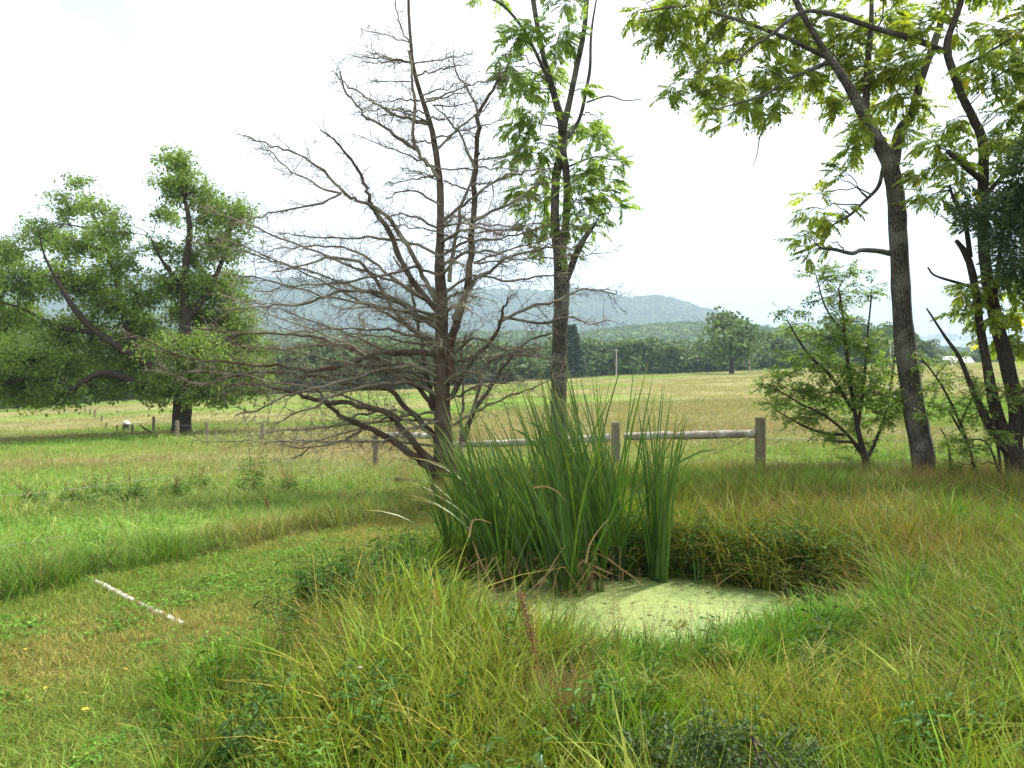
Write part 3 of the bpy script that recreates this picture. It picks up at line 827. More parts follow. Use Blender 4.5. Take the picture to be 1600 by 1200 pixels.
cl = [(1500, 50, 26, 22, .5), (1560, 55, 34, 26), (1540, 92, 34, 22), (1592, 85, 34, 26), (1520, 112, 24, 18), (1566, 130, 36, 24), (1482, 190, 26, 20), (1460, 228, 34, 22), (1440, 268, 26, 20), (1492, 252, 28, 20), (1456, 305, 26, 16), (1500, 292, 26, 20), (1540, 215, 26, 24), (1585, 170, 34, 26),
      (1600, 225, 34, 26), (1562, 262, 30, 22), (1538, 440, 30, 22), (1578, 450, 34, 26), (1512, 455, 24, 16), (1530, 485, 30, 20), (1590, 490, 28, 24), (1556, 525, 24, 14, .6), (1605, 540, 26, 24), (1502, 350, 14, 12, .5), (1640, 150, 50, 60), (1650, 300, 50, 60), (1640, 30, 50, 50), (1560, -30, 60, 40)]
leafy_tree("walnut_tree", "dark multi stemmed walnut at the right edge with a few yellow leaves", "tree", base, YC, limbs, cl, M_bark2, M_leaf2, WALNUT_T, .82, 1150, .0045, 300, WM2, .7, 14, tint=((2.0, 1.4, .5), .07))

# -- cedar foliage at the right edge
def cedar_spray(seed):
    r = np.random.default_rng(seed)
    mb = MB()
    n = 46
    t = r.random(n); a = r.random(n) * 6.28
    pos = np.stack([t * .4, np.cos(a) * .09 * (1 - t * .6) , np.sin(a) * .06 - .05 * t], -1)
    d = np.stack([np.full(n, .8), np.cos(a) * .8, np.sin(a) * .5], -1) + r.normal(size=(n, 3)) * .2
    lv = np.array([(0, 0, 0), (.5, -.16, 0), (1, 0, 0), (.5, .16, .04)]); lf = np.array([(0, 1, 2, 3)])
    stamp(mb, lv, lf, pos, rotmats(d, r.random(n) * 6), np.full(n, .085))
    return template(mb)
CED = [cedar_spray(400 + k) for k in range(3)]
YD = 11.6
base = on_ground(1735, YD)
limbs = [([(1735, 800, 14), (1730, 600, 12), (1725, 400, 9), (1722, 200, 5), (1720, 80, 2)], 0),
         ([(1728, 480, 5), (1660, 430, 3.5), (1600, 390, 2.2), (1560, 380, 1.2)], -.2), ([(1726, 400, 5), (1650, 360, 3.5), (1580, 335, 2.2), (1520, 320, 1.2)], 0), ([(1724, 330, 4), (1660, 300, 3), (1600, 285, 2)], .3)]
cl = [(1598, 330, 40, 30), (1560, 335, 34, 24), (1525, 325, 22, 16), (1585, 375, 34, 26), (1550, 375, 18, 16, .6), (1610, 290, 30, 22), (1570, 300, 24, 16), (1650, 340, 50, 60), (1700, 300, 50, 90), (1700, 450, 60, 80), (1615, 415, 26, 22), (1640, 230, 40, 50), (1700, 600, 60, 80)]
leafy_tree("cedar_tree", "dark dense cedar pushing its boughs in at the right edge", "tree", base, YD, limbs, cl, M_bark2, M_cedar, CED, .85, 1500, .006, depth=.5, seed=15)

# -- shrub beside the leaning tree
def broad_t(n, L_, ll, w, seed, quad=True):
    r = np.random.default_rng(seed); mb = MB()
    t = np.linspace(0, 1, 4); tube(mb, np.stack([t * L_, np.zeros(4), -.1 * L_ * t * t], -1), np.linspace(.0025, .001, 4), 3)
    lv = np.array([(0, 0, 0), (.45, -w, .04), (1, 0, -.1), (.45, w, .04)]); lf = np.array([(0, 1, 2, 3)])
    s = .15 + .85 * np.arange(n) / n
    an = np.radians(50) + r.normal(size=n) * .25; sg = np.where(np.arange(n) % 2, 1, -1)
    pos = np.stack([s * L_, np.zeros(n), -.1 * L_ * s * s], -1)
    d = np.stack([np.cos(an), sg * np.sin(an), r.normal(size=n) * .35], -1)
    stamp(mb, lv, lf, pos, rotmats(d, r.normal(size=n) * .6), ll * (.7 + .6 * r.random(n)))
    return template(mb)
SPRIG = [broad_t(9, .24, .06, .24, 420 + k) for k in range(4)]
YS = 14.2
base = on_ground(1356, YS)
limbs = [([(1356, 770, 6.5), (1353, 720, 5.5), (1345, 690, 4), (1335, 640, 3), (1325, 570, 3), (1318, 500, 2.2), (1310, 450, 1.4)], 0),
         ([(1352, 722, 3.4), (1368, 690, 2.6), (1385, 640, 2), (1395, 580, 2), (1400, 540, 1)], .5), ([(1350, 715, 3.4), (1325, 680, 2.6), (1290, 650, 2), (1250, 630, 1.4), (1200, 600, 1)], -.6),
         ([(1340, 670, 2.6), (1350, 600, 2), (1355, 530, 1.4), (1362, 460, 1.2)], -.5), ([(1332, 640, 3), (1300, 590, 2.5), (1260, 550, 2), (1230, 500, 1)], .4), ([(1322, 680, 3), (1270, 672, 2), (1210, 640, 1)], .6),
         ([(1352, 730, 3), (1340, 695, 2.4), (1310, 690, 1.5)], -.7), ([(1318, 520, 2), (1290, 480, 1.5), (1275, 430, .8)], .3)]
cl = [(1285, 432, 28, 18, .6), (1330, 430, 34, 18, .6), (1300, 462, 34, 20, .7), (1352, 460, 26, 16, .6), (1232, 488, 24, 14, .5), (1250, 505, 26, 14, .6), (1320, 500, 30, 18, .6), (1290, 530, 36, 20), (1350, 535, 34, 22), (1252, 560, 34, 18), (1222, 585, 24, 12), (1300, 572, 40, 24), (1352, 582, 36, 24), (1392, 570, 22, 22, .7),
      (1200, 602, 20, 10), (1244, 608, 34, 18), (1290, 615, 40, 22), (1340, 620, 40, 24), (1390, 620, 28, 24), (1212, 634, 22, 10), (1270, 645, 34, 16), (1330, 655, 34, 18), (1384, 652, 26, 18), (1240, 655, 18, 9), (1310, 690, 22, 12, .7), (1362, 690, 26, 14, .7), (1285, 680, 16, 9, .7), (1335, 720, 16, 12, .5)]
leafy_tree("wild_shrub", "airy green shrub between the end fence post and the leaning tree", "shrub", base, YS, limbs, cl, M_bark2, M_shrub, SPRIG, 1.1, 1750, .0028, depth=.6, seed=16)

# -- thin saplings under the right edge trees
def sapling(px, Y, spec, clumps, label, n, seed):
    b = on_ground(px, Y)
    leafy_tree("sapling", label, "sapling", b, Y, spec, clumps, M_bark2, M_shrub, SPRIG, .9, n, .003, depth=.35, seed=seed, limb_n=5, group="saplings under the right edge trees")
sapling(1532, 13.0, [([(1532, 775, 3), (1520, 720, 2.6), (1500, 660, 2.2), (1470, 600, 1.6), (1440, 560, 1)], -.3), ([(1510, 690, 2), (1480, 640, 1.5), (1450, 635, .8)], .2), ([(1500, 660, 2), (1520, 620, 1.5), (1525, 590, 1)], .1)],
        [(1440, 565, 18, 12), (1455, 600, 26, 12), (1480, 590, 22, 12), (1500, 625, 26, 12), (1470, 635, 28, 10), (1450, 650, 22, 8), (1520, 600, 18, 12), (1490, 560, 22, 14), (1510, 660, 16, 9)], "thin leaning sapling between the leaning trunk and the edge tree", 260, 17)
sapling(1560, 12.2, [([(1560, 785, 3), (1562, 720, 2.4), (1552, 660, 2), (1545, 600, 1.3)], .2), ([(1562, 740, 2), (1540, 690, 1.5), (1500, 690, .8)], -.2)],
        [(1545, 610, 20, 12), (1530, 640, 20, 12), (1520, 700, 28, 12), (1500, 690, 20, 9), (1560, 680, 20, 14), (1490, 730, 16, 10), (1585, 620, 18, 16)], "upright sapling in front of the dark stems at the right edge", 220, 18)
sapling(1478, 13.4, [([(1478, 775, 2.4), (1485, 730, 2), (1480, 690, 1.5), (1470, 670, 1)], 0)], [(1478, 690, 16, 12), (1492, 720, 18, 12), (1470, 740, 14, 12), (1500, 750, 16, 14)], "knee high leafy sapling right of the leaning trunk", 110, 19)

# ------------------------------------------------------------------ the dead tree
YT = 13.4
base_dead = on_ground(697, YT)
root = thing("dead_tree", "large bare dead tree with dense spreading twigs behind the cattails", "tree", base_dead)
org = base_dead
pm = F / YT
def dpath(pl, dz): return smooth_path([P(q[0], q[1], YT + dz * (k / max(1, len(pl) - 1)) ** 1.0) for k, q in enumerate(pl)], 4)
def add_twigs(mb, path, r0, dens=1.0, lenf=1.0, start=.1, flat=.55, updown=0.0):
    """side shoots with knobbly spur twigs along a branch"""
    seg = np.linalg.norm(np.diff(path, axis=0), axis=1); cum = np.concatenate([[0], np.cumsum(seg)]); tot = cum[-1]
    n = int(tot / .075 * dens)
    for k in range(n):
        s = start + (1 - start) * (k + R.random()) / max(1, n)
        q = s * tot; i = min(len(path) - 2, int(np.searchsorted(cum, q) - 1)); i = max(i, 0)
        t = (q - cum[i]) / (seg[i] + 1e-9); p0 = path[i] * (1 - t) + path[i + 1] * t
        d = unit(path[i + 1] - path[i])
        side = np.cross(d, R.normal(size=3)); side[2] *= flat; side = unit(side)
        an = math.radians(R.uniform(28, 62))
        dd = unit(d * math.cos(an) + side * math.sin(an))
        ln = lenf * (.18 + .62 * R.random() ** 1.4) * (1.12 - .42 * s)
        m = 5
        pts = [p0]
        cd = dd
        for j in range(m):
            cd = unit(cd + R.normal(size=3) * .16 + np.array([0, 0, updown]))
            pts.append(pts[-1] + cd * ln / m)
        pts = np.array(pts)
        r_ = .0038 + .0055 * ln
        tube(mb, pts, np.linspace(r_, .0026, m + 1), 3, c=(1, 1, 1), rough=.3)
        nt_ = int(2 + ln * 13 * R.random())
        for j in range(nt_):
            a = R.uniform(.15, 1.0) * m; b = min(m - 1, int(a)); pp = pts[b] * (1 - (a - b)) + pts[b + 1] * (a - b)
            sd = unit(np.cross(cd, R.normal(size=3))); e = unit(dd * .6 + sd)
            l2 = .04 + .15 * R.random()
            q2 = pp + e * l2 * .55; q3 = q2 + unit(e + R.normal(size=3) * .45) * l2 * .5
            tube(mb, [pp, q2, q3], [.0042, .0036, .0022], 3, c=(1, 1, 1))
mb = MB()
tp = dpath([(698, 790, 0), (696, 745, 0), (693, 700, 0), (692, 640, 0), (689, 560, 0), (690, 474, 0), (687, 417, 0), (688, 367, 0), (688, 300, 0), (685, 267, 0), (677, 213, 0), (668, 180, 0), (653, 133, 0), (645, 100, 0), (642, 67, 0), (639, 27, 0), (638, -5, 0), (636, -50, 0), (632, -100, 0)], .2)
tr_ = np.interp(np.linspace(0, 18, len(tp)), np.arange(19), np.array([24, 19, 15, 12.5, 11, 9.5, 8, 6.3, 5.5, 5, 4.6, 4, 3.4, 3, 2.6, 2.3, 2.1, 1.7, 1]) / pm)
tube(mb, tp, tr_, 12, rough=.22)
# fluted ridges at the foot
for a in np.linspace(0, 6.28, 7)[:-1]:
    o_ = np.array([math.cos(a), math.sin(a), 0])
    tube(mb, [tp[0] + o_ * .26, tp[3] + o_ * .19, tp[8] + o_ * .12, tp[14] + o_ * .05], [.09, .075, .06, .03], 6, rough=.2)
link("trunk", mb.mesh("trunk", M_dead, org, True), root)
D = [  # pixel polyline, start radius px, end radius px, depth swing
    ([(706, 600), (703, 541), (712, 511), (729, 455), (735, 399), (740, 340), (743, 267), (747, 200), (748, 177), (770, 140), (790, 110), (798, 80)], 7.5, 1.3, .6),
    ([(686, 280), (668, 255), (650, 233), (645, 200), (647, 160), (643, 117), (640, 80)], 3.6, 1.6, -.3),
    ([(650, 234), (607, 203), (573, 183), (553, 160), (538, 137), (533, 113)], 2.6, 1.1, -.7),
    ([(668, 194), (643, 187), (613, 177), (577, 155), (553, 138), (523, 118)], 2.6, 1, .6),
    ([(682, 485), (645, 440), (623, 398), (607, 360), (587, 333), (578, 317), (573, 293), (557, 263), (537, 233), (517, 213), (498, 202)], 5, 1, -.6),
    ([(682, 470), (660, 430), (637, 385), (610, 345), (582, 322), (560, 313), (540, 303), (517, 280), (493, 257), (460, 238), (423, 228), (380, 210)], 4, .9, -1.2),
    ([(533, 302), (503, 293), (473, 277), (450, 263), (420, 237), (398, 233)], 2, .8, .5),
    ([(533, 302), (493, 320), (443, 328), (400, 340), (370, 350)], 2, .8, -.5),
    ([(748, 178), (737, 150), (713, 113), (706, 80)], 2, .9, .3), ([(742, 262), (720, 213), (700, 185), (677, 163)], 2.3, .9, -.4), ([(685, 232), (710, 207), (743, 180), (765, 160)], 2.2, .9, -.4),
    ([(692, 345), (718, 325), (743, 307), (783, 277), (812, 270), (850, 262)], 2.8, .9, -.8), ([(702, 440), (710, 380), (720, 327), (737, 277), (750, 240)], 3.6, 1.2, .4), ([(740, 345), (793, 320), (830, 295), (870, 280)], 2.6, .9, -.5),
    ([(708, 500), (735, 447), (772, 417), (802, 399), (855, 387), (880, 386)], 3.8, 1, -.7), ([(706, 620), (735, 567), (769, 530), (784, 500), (787, 481), (800, 462)], 4.4, 1, -.6),
    ([(783, 502), (829, 479), (866, 472), (896, 457), (925, 452), (962, 460)], 2.6, .8, -.6), ([(783, 495), (847, 504), (885, 495), (920, 505), (956, 500)], 2.4, .8, .5),
    ([(724, 690), (742, 639), (769, 601), (791, 567), (829, 530), (862, 521)], 4.4, 1, .6), ([(738, 645), (754, 586), (775, 560), (820, 555), (862, 560)], 3, .9, -.7),
    ([(722, 740), (720, 680), (724, 640), (722, 560), (728, 520)], 3.5, 1.5, .8),
    ([(690, 755), (660, 722), (637, 706), (592, 676), (547, 657), (517, 639), (495, 609), (470, 590)], 7, 1.2, -1.0),
    ([(686, 740), (655, 700), (622, 665), (600, 642), (547, 631), (491, 624), (457, 612), (397, 601), (350, 604)], 6.5, 1.1, -1.4),
    ([(686, 700), (671, 672), (630, 631), (604, 609), (547, 601), (510, 590), (454, 584), (397, 582), (360, 590), (300, 600), (245, 568)], 5, .9, .8),
    ([(686, 557), (655, 550), (622, 551), (585, 554), (540, 571), (491, 579), (435, 571), (360, 567), (280, 555), (190, 515)], 5, .9, -1.2),
    ([(687, 660), (671, 627), (637, 590), (600, 567), (562, 552), (517, 534), (472, 524), (416, 522), (360, 519), (300, 512)], 4.6, .9, 1.2),
    ([(688, 515), (652, 492), (615, 466), (570, 455), (525, 459), (472, 474), (415, 478), (350, 484)], 4, .9, -.8), ([(687, 545), (630, 504), (600, 459), (570, 414), (521, 402), (472, 414), (424, 425)], 3.8, .9, -.9),
    ([(687, 480), (637, 450), (600, 422), (560, 395), (520, 385), (470, 385), (420, 392)], 3.2, .9, .9), ([(566, 672), (529, 691), (484, 699), (435, 697)], 2.2, .8, -.3), ([(484, 699), (470, 712), (457, 716)], 1.4, .8, 0),
    ([(690, 640), (675, 620), (660, 549), (649, 492), (640, 440), (615, 400)], 4.5, 1.3, 1.2), ([(687, 620), (650, 600), (600, 600), (540, 612), (480, 640), (430, 660)], 3.6, .9, -1.6),
    ([(687, 590), (640, 572), (580, 583), (520, 600), (460, 615), (400, 640), (370, 650)], 3.6, .9, -1.8), ([(688, 430), (650, 418), (600, 430), (540, 440), (480, 445), (400, 455)], 2.8, .9, -1.1), ([(688, 400), (640, 378), (590, 372), (530, 372), (480, 368), (440, 365)], 2.6, .9, .7),
    ([(640, 600), (590, 570), (550, 540), (500, 540), (440, 545), (380, 540)], 2.6, .9, .7), ([(620, 640), (560, 650), (520, 665), (480, 672)], 2.4, .9, -.6), ([(690, 400), (730, 378), (780, 372), (830, 360), (860, 350)], 2.6, .9, .6),
    ([(692, 460), (740, 430), (800, 440), (850, 430), (890, 425)], 2.6, .9, -.4), ([(700, 560), (740, 530), (790, 545), (840, 545)], 2.6, .9, -1.0), ([(690, 360), (650, 340), (620, 335), (590, 345)], 2, .8, -.5),
    ([(688, 320), (650, 300), (620, 300), (605, 312)], 1.8, .8, .4), ([(643, 100), (680, 95), (712, 88), (740, 82)], 1.3, .7, -.3), ([(642, 68), (620, 60), (590, 52), (563, 45)], 1.2, .6, .3), ([(655, 150), (690, 140), (725, 128)], 1.5, .7, .3),
    ([(665, 155), (700, 150), (735, 142)], 1.5, .7, -.3), ([(645, 128), (610, 126), (578, 128)], 1.2, .6, -.2), ([(640, 65), (628, 45), (620, 20), (617, 0)], 1.5, .8, 0), ([(676, 165), (710, 165), (740, 158)], 1.4, .7, .2)]
for k in range(20):   # branches of the thick lower crown going every way
    y0 = R.uniform(470, 700); L_ = R.uniform(140, 400); sgn = -1 if R.random() < .72 else 1
    if sgn > 0: L_ *= .55
    dz = R.uniform(-2.2, 2.2)
    x0 = 692; pl = [(x0, y0)]; yy = y0
    sl = R.uniform(-.75, .1)
    for j in range(5):
        x0 += sgn * L_ / 5; sl += R.uniform(-.08, .22) ; yy += sl * L_ / 5
        pl.append((x0, min(yy, 690)))
    D.append((pl, 2.5, .7, dz))
for k in range(26):   # short twiggy side branches of the upper crown
    y0 = R.uniform(90, 430); L_ = R.uniform(45, 130) * (.6 + y0 / 430); sgn = -1 if R.random() < .45 else 1
    x0 = float(np.interp(y0, [0, 100, 180, 267, 430], [638, 645, 668, 685, 688])) + (R.choice([0, 52]) if y0 > 190 else 0)
    pl = [(x0, y0)]; yy = y0; sl = R.uniform(-.35, .05)
    for j in range(4):
        x0 += sgn * L_ / 4; sl += R.uniform(-.12, .12); yy += sl * L_ / 4; pl.append((x0, yy))
    D.append((pl, 1.6, .6, R.uniform(-1, 1)))
for k in range(12):   # a few that come forward and go back
    y0 = R.uniform(330, 640); dx = R.uniform(-110, 110); dz = R.choice([-1, 1]) * R.uniform(1.5, 2.8)
    D.append(([(690, y0), (690 + dx * .35, y0 - 18), (690 + dx * .7, y0 - 22), (690 + dx, y0 - 10)], 2.8, .9, dz))
for pl, r0, r1, dz in D:
    path = dpath([(a, b, 0) for a, b in pl], dz)
    # start depth: follow the branch it leaves
    path = path + R.normal(size=path.shape) * np.array([.014, .02, .015]) * np.minimum(1, np.arange(len(path)) / 3.0)[:, None]
    n = len(path)
    mb = MB()
    tube(mb, path, np.linspace(r0, r1, n) / pm * (.9 + .2 * R.random(n)), 7 if r0 > 3 else 5, rough=.2)
    wood = mb.mesh("branch", M_dead if r0 > 4.2 else M_twig, org, True)
    bo = link("branch", wood, root)
    tw = MB()
    up = path[:, 2].mean() > 4.6
    add_twigs(tw, path, r0, 1.0 if not up else .95, 1.0 if not up else .78, .12)
    two = link("twigs", tw.mesh("twigs", M_twig, org), bo)
    two["kind"] = "stuff"
mb = MB()
tube(mb, [P(563, 497, YT - .5), P(569, 507, YT - .5), P(571, 518, YT - .5)], [.035, .03, .012], 6, rough=.5, c=(2.2, 2.2, 2.2), cap=True)
link("broken_stub", mb.mesh("broken_stub", M_twig, org), root)

# ------------------------------------------------------------------ fences
def wood_post(px, Y, top_py, rpx, parent=None, org=(0, 0, 0), name="post", dx=0, mat=None):
    b = on_ground(px, Y); top = P(px, top_py, Y)
    r_ = rpx / F * Y
    n = 12
    t = np.linspace(0, 1, 6)[:, None]
    pts = (b - [0, 0, .3]) * (1 - t) + (top + [dx, 0, 0]) * t
    mb = MB(); tube(mb, pts, np.array([1.06, 1.03, 1.0, 1.02, .98, .97]) * r_, n, cap=True, rough=.07)
    o = link(name, mb.mesh(name, mat or M_post, org, False), parent)
    return o, b, top
fence = thing("rail_fence", "weathered wooden brace fence with a peeling log rail behind the cattails", "fence", on_ground(1188, 15.6))
fo = np.array(fence.location)
pE = wood_post(1188, 15.6, 652, 8.5, fence, fo)
pD = wood_post(962, 15.8, 660, 7, fence, fo)
pB = wood_post(704, 17.2, 672, 6, fence, fo)
pA = wood_post(587, 21.0, 675, 4.3, fence, fo)
def rail(a, b, r0, r1, sag):
    t = np.linspace(0, 1, 14)[:, None]
    pts = a * (1 - t) + b * t + np.array([0, 0, -1]) * np.sin(math.pi * t) * sag + R.normal(size=(14, 3)) * np.array([0, .004, .006])
    mb = MB(); tube(mb, pts, np.linspace(r0, r1, 14) * (.94 + .12 * R.random(14)), 10, cap=True, rough=.12)
    link("rail", mb.mesh("rail", M_rail, fo, True), fence)
rail(P(975, 682, 15.75), P(1179, 678, 15.6), .085, .088, .0)
rail(P(710, 695, 17.1), P(953, 684, 15.8), .075, .085, .02)
rail(P(592, 679, 20.9), P(699, 682, 17.2), .07, .07, .0)
mb = MB()
tube(mb, [P(1180, 682, 15.6), P(1130, 702, 15.65), P(1080, 724, 15.7)], .006, 4)
link("brace_wire", mb.mesh("brace_wire", M_post, fo), fence)
def wire(parent, o, pts, sag=.02, r_=.004, mat=None):
    allp = []
    for a, b in zip(pts[:-1], pts[1:]):
        t = np.linspace(0, 1, 9)[:, None]
        allp.append((a * (1 - t) + b * t - np.array([0, 0, 1]) * np.sin(math.pi * t) * sag)[:-1])
    allp.append(pts[-1][None])
    mb = MB(); tube(mb, np.vstack(allp), r_, 4)
    link("wire", mb.mesh("wire", mat or M_wire, o), parent)
M_wire = plain_mat("galvanised_wire", (.16, .16, .15), (.28, .28, .26), 40, .5)
wf = thing("wire_fence", "thin pale two strand wire along the tall grass at the lawn's far edge", "fence", on_ground(-160, 6.0))
wo_ = np.array(wf.location)
wood_post(-160, 6.0, 760, 12, wf, wo_)
wire(wf, wo_, [P(-160, 795, 6.0), P(0, 775, 7.4), P(190, 753, 9.6), P(400, 728, 13.2), P(584, 700, 20.8)], .02, .0022)
wire(wf, wo_, [P(-160, 884, 6.0), P(0, 854, 7.4), P(228, 810, 9.9), P(400, 775, 13.2), P(584, 718, 20.8)], .02, .0022)
wr = thing("wire_fence", "thin rusty wire strands running from the end post through the right hand trees", "fence", on_ground(1196, 15.6))
wo2 = np.array(wr.location)
for dy in (0, 38):
    wire(wr, wo2, [P(1196, 686 + dy, 15.6), P(1356, 682 + dy, 14.6), P(1440, 690 + dy, 14.0), P(1586, 672 + dy, 13.0)], .03, .004)
# posts of the pasture fence, running past the big walnut into the distance
pf = thing("pasture_fence", "line of grey posts past the big walnut away into the left pasture", "fence", on_ground(410, 29.5))
po = np.array(pf.location)
tops = []
for px, Y, top, rr_ in [(410, 29.5, 661, 3.2), (323, 31, 660, 2.8), (277, 31.5, 657, 2.9), (240, 37, 651, 2.0), (207, 37.5, 664, 2.0), (183, 40, 664, 1.6), (166, 44, 661, 1.7), (159, 52, 649, 1.7), (148, 62, 641, 1.5), (141, 70, 640, 1.4), (133, 80, 637, 1.3), (126, 92, 635, 1.2), (112, 100, 636, 1.1)]:
    _, b, tt = wood_post(px, Y, top, rr_, pf, po)
    g_ = gz(b[0], b[1]); tops.append(np.array([b[0], b[1], (g_ + tt[2]) / 2 + .25]))
wire(pf, po, [pA[1] + np.array([0, 0, .8])] + tops, .03, .005)
# small white topped mineral feeder and a fallen limb
b = on_ground(197, 40)
ft = thing("mineral_feeder", "small white lidded livestock feeder out in the left pasture", "feeder", b)
mb = MB(); tube(mb, [b, b + [0, 0, .12], b + [0, 0, .4]], [.18, .2, .16], 12, cap=True)
link("tub", mb.mesh("tub", plain_mat("feeder_rubber", (.05, .05, .05), (.09, .09, .08)), b), ft)
mb = MB(); tube(mb, [b + [0, 0, .4], b + [0, 0, .47], b + [0, 0, .58]], [.21, .21, .08], 12, cap=True)
link("lid", mb.mesh("lid", plain_mat("feeder_lid", (.7, .7, .68), (.8, .8, .78)), b), ft)
b = on_ground(228, 35.5)
mb = MB(); tube(mb, [b + [-1.5, 0, .05], b + [-.6, .1, .1], b + [.3, 0, .12], b + [.0, -.1, .35], b + [-.25, -.1, .55]], [.03, .05, .06, .045, .02], 6, rough=.2)
tag(link("fallen_branch", mb.mesh("fallen_branch", M_dead, b), None, tuple(b)), "crooked fallen branch on the ground left of the big walnut", "branch")

# ------------------------------------------------------------------ far trees, barn and poles
def far_tree_mesh(h, w, seed, quads, size, lobes=10, low=-.1):
    r = np.random.default_rng(seed)
    c = MB()
    n = lobes
    lp = np.stack([r.normal(size=n) * w * .2, r.normal(size=n) * w * .2, h * (low + .2 + (.62 - low) * (np.arange(n) + .5) / n)], -1)
    for k in range(n):
        f = (lp[k, 2] / h)
        rad = w * .36 * (1.15 - abs(f - .5) * 1.1) * (.7 + .5 * r.random())
        lp[k, :2] *= 1.3 * (1.1 - f * .5)
        v, fc = leafcloud(quads // n, rad, size, seed * 31 + k, .85)
        c.add(v + lp[k], fc, (.85 + .3 * r.random(),) * 3)
    t = MB(); tube(t, [(0, 0, -.5), (0, 0, h * .25), (.2, 0, h * .6)], [w * .035 + .1, w * .03 + .05, .05], 6)
    return c.mesh("crown", M_tree), t.mesh("trunk", M_bark2)
FT = [far_tree_mesh(10, 8.5, 500 + k, 1500, .62) for k in range(7)]
def put_far_tree(px, D_, h, kind, label, group, name="woodland_tree"):
    x = (px - 800) / F * D_
    b = (x, D_, gz(x, D_))
    o = thing(name, label, "tree", b, group)
    s = h / 10.0
    for me, nm in zip(FT[kind], ("crown", "trunk")):
        q = link(nm, me, o)
    o.scale = (s * R.uniform(.9, 1.15), s * R.uniform(.9, 1.1), s)
    o.rotation_euler = (0, 0, R.random() * 6.28)
    return o
GL = "row of broad trees along the far edge of the field"
def far_label(px, row):
    for lim, w in ((250, "behind the big walnut at the far left"), (560, "behind the left side of the bare dead tree"), (860, "between the dead trunk and the pine"), (1000, "just right of the pine"), (1120, "left of the lone field tree"),
                   (1240, "right of the lone field tree"), (1400, "behind the wild shrub"), (1480, "between the leaning trunk and the barn"), (9999, "behind the right edge trees")):
        if px < lim: return "%s row far tree, %s" % (row, w)
px = -90
while px < 1680:
    D_ = float(np.interp((px - 800) / F, TU, TD)) + R.uniform(4, 12)
    topy = np.interp(px, [0, 400, 560, 700, 800, 890, 960, 1060, 1130, 1180, 1220, 1290, 1390, 1430, 1460, 1500, 1600], [560, 545, 530, 530, 535, 538, 533, 530, 536, 534, 520, 500, 508, 520, 545, 545, 536])
    x = (px - 800) / F * D_
    h = (EYE - (topy - 600 + R.uniform(-5, 7)) / F * D_) - gz(x, D_)
    if not (1470 < px < 1532): put_far_tree(px, D_, max(5.5, h), int(R.integers(0, 7)), far_label(px, 'front'), GL)
    px += R.uniform(22, 34)
px = -80
while px < 1680:   # second row behind
    D_ = float(np.interp((px - 800) / F, TU, TD)) + R.uniform(20, 34)
    topy = np.interp(px, [0, 400, 560, 800, 960, 1130, 1220, 1290, 1390, 1430, 1460, 1500, 1600], [555, 540, 528, 530, 530, 532, 516, 498, 506, 520, 545, 545, 534])
    x = (px - 800) / F * D_
    h = (EYE - (topy - 600 + R.uniform(-4, 8)) / F * D_) - gz(x, D_)
    put_far_tree(px, D_, max(6, h), int(R.integers(0, 7)), far_label(px, 'back'), GL)
    px += R.uniform(34, 50)
# lone tree in the field
def lone(px, D_, topy, w, seed, label, quads=3000, group=None):
    x = (px - 800) / F * D_; g_ = gz(x, D_); h = EYE - (topy - 600) / F * D_ - g_
    c, t = far_tree_mesh(h, w, seed, quads, .55, 13, .08)
    o = thing("field_tree", label, "tree", (x, D_, g_), group)
    link("crown", c, o); link("trunk", t, o)
    mb = MB(); tube(mb, [(0, 0, -.3), (0, 0, h * .2), (.3, 0, h * .45), (.6, 0, h * .7)], [.55, .42, .3, .12], 8, rough=.1)
    for a in range(6): 
        an = a * 1.05; tube(mb, [(0, 0, h * (.2 + .05 * a)), (math.cos(an) * w * .2, math.sin(an) * w * .2, h * (.35 + .06 * a)), (math.cos(an) * w * .36, math.sin(an) * w * .36, h * (.45 + .07 * a))], [.22, .14, .05], 5)
    link("limbs", mb.mesh("limbs", M_bark2), o)
lone(1143, 150, 486, 12.5, 901, "lone round crowned tree standing out in the field before the wood")
lone(60, 120, 545, 14, 902, "tree behind the big walnut at the left frame edge", 2500)
# pine behind the middle walnut
x = (893 - 800) / F * 172; g_ = gz(x, 172); h = EYE + 92 / F * 172 - g_
mb = MB(); r = np.random.default_rng(5)
n = 2600
t = r.random(n) ** 1.2; a = r.random(n) * 6.28; tier = np.floor(t * 14) / 14
rad = (1 - t) * 3.6 * (.55 + .45 * (1 - (t * 14 - np.floor(t * 14)))) * (.5 + .5 * r.random(n) ** .4) + .2
pos = np.stack([np.cos(a) * rad, np.sin(a) * rad, h * (.12 + .88 * t) - rad * .15], -1)
M_ = rotmats(np.stack([np.cos(a), np.sin(a), r.normal(size=n) * .3 - .2], -1), r.random(n) * 6)
stamp(mb, np.array([(0, 0, 0), (.5, -.22, 0), (1, 0, -.1), (.5, .22, .1)]), np.array([(0, 1, 2, 3)]), pos, M_, .8 + .5 * r.random(n))
o = thing("pine_tree", "dark pointed pine behind the slender walnut trunk", "tree", (x, 172, g_))
link("crown", mb.mesh("crown", M_pine), o)
mb = MB(); tube(mb, [(0, 0, -.5), (0, 0, h * .9)], [.3, .05], 6); link("trunk", mb.mesh("trunk", M_bark2), o)
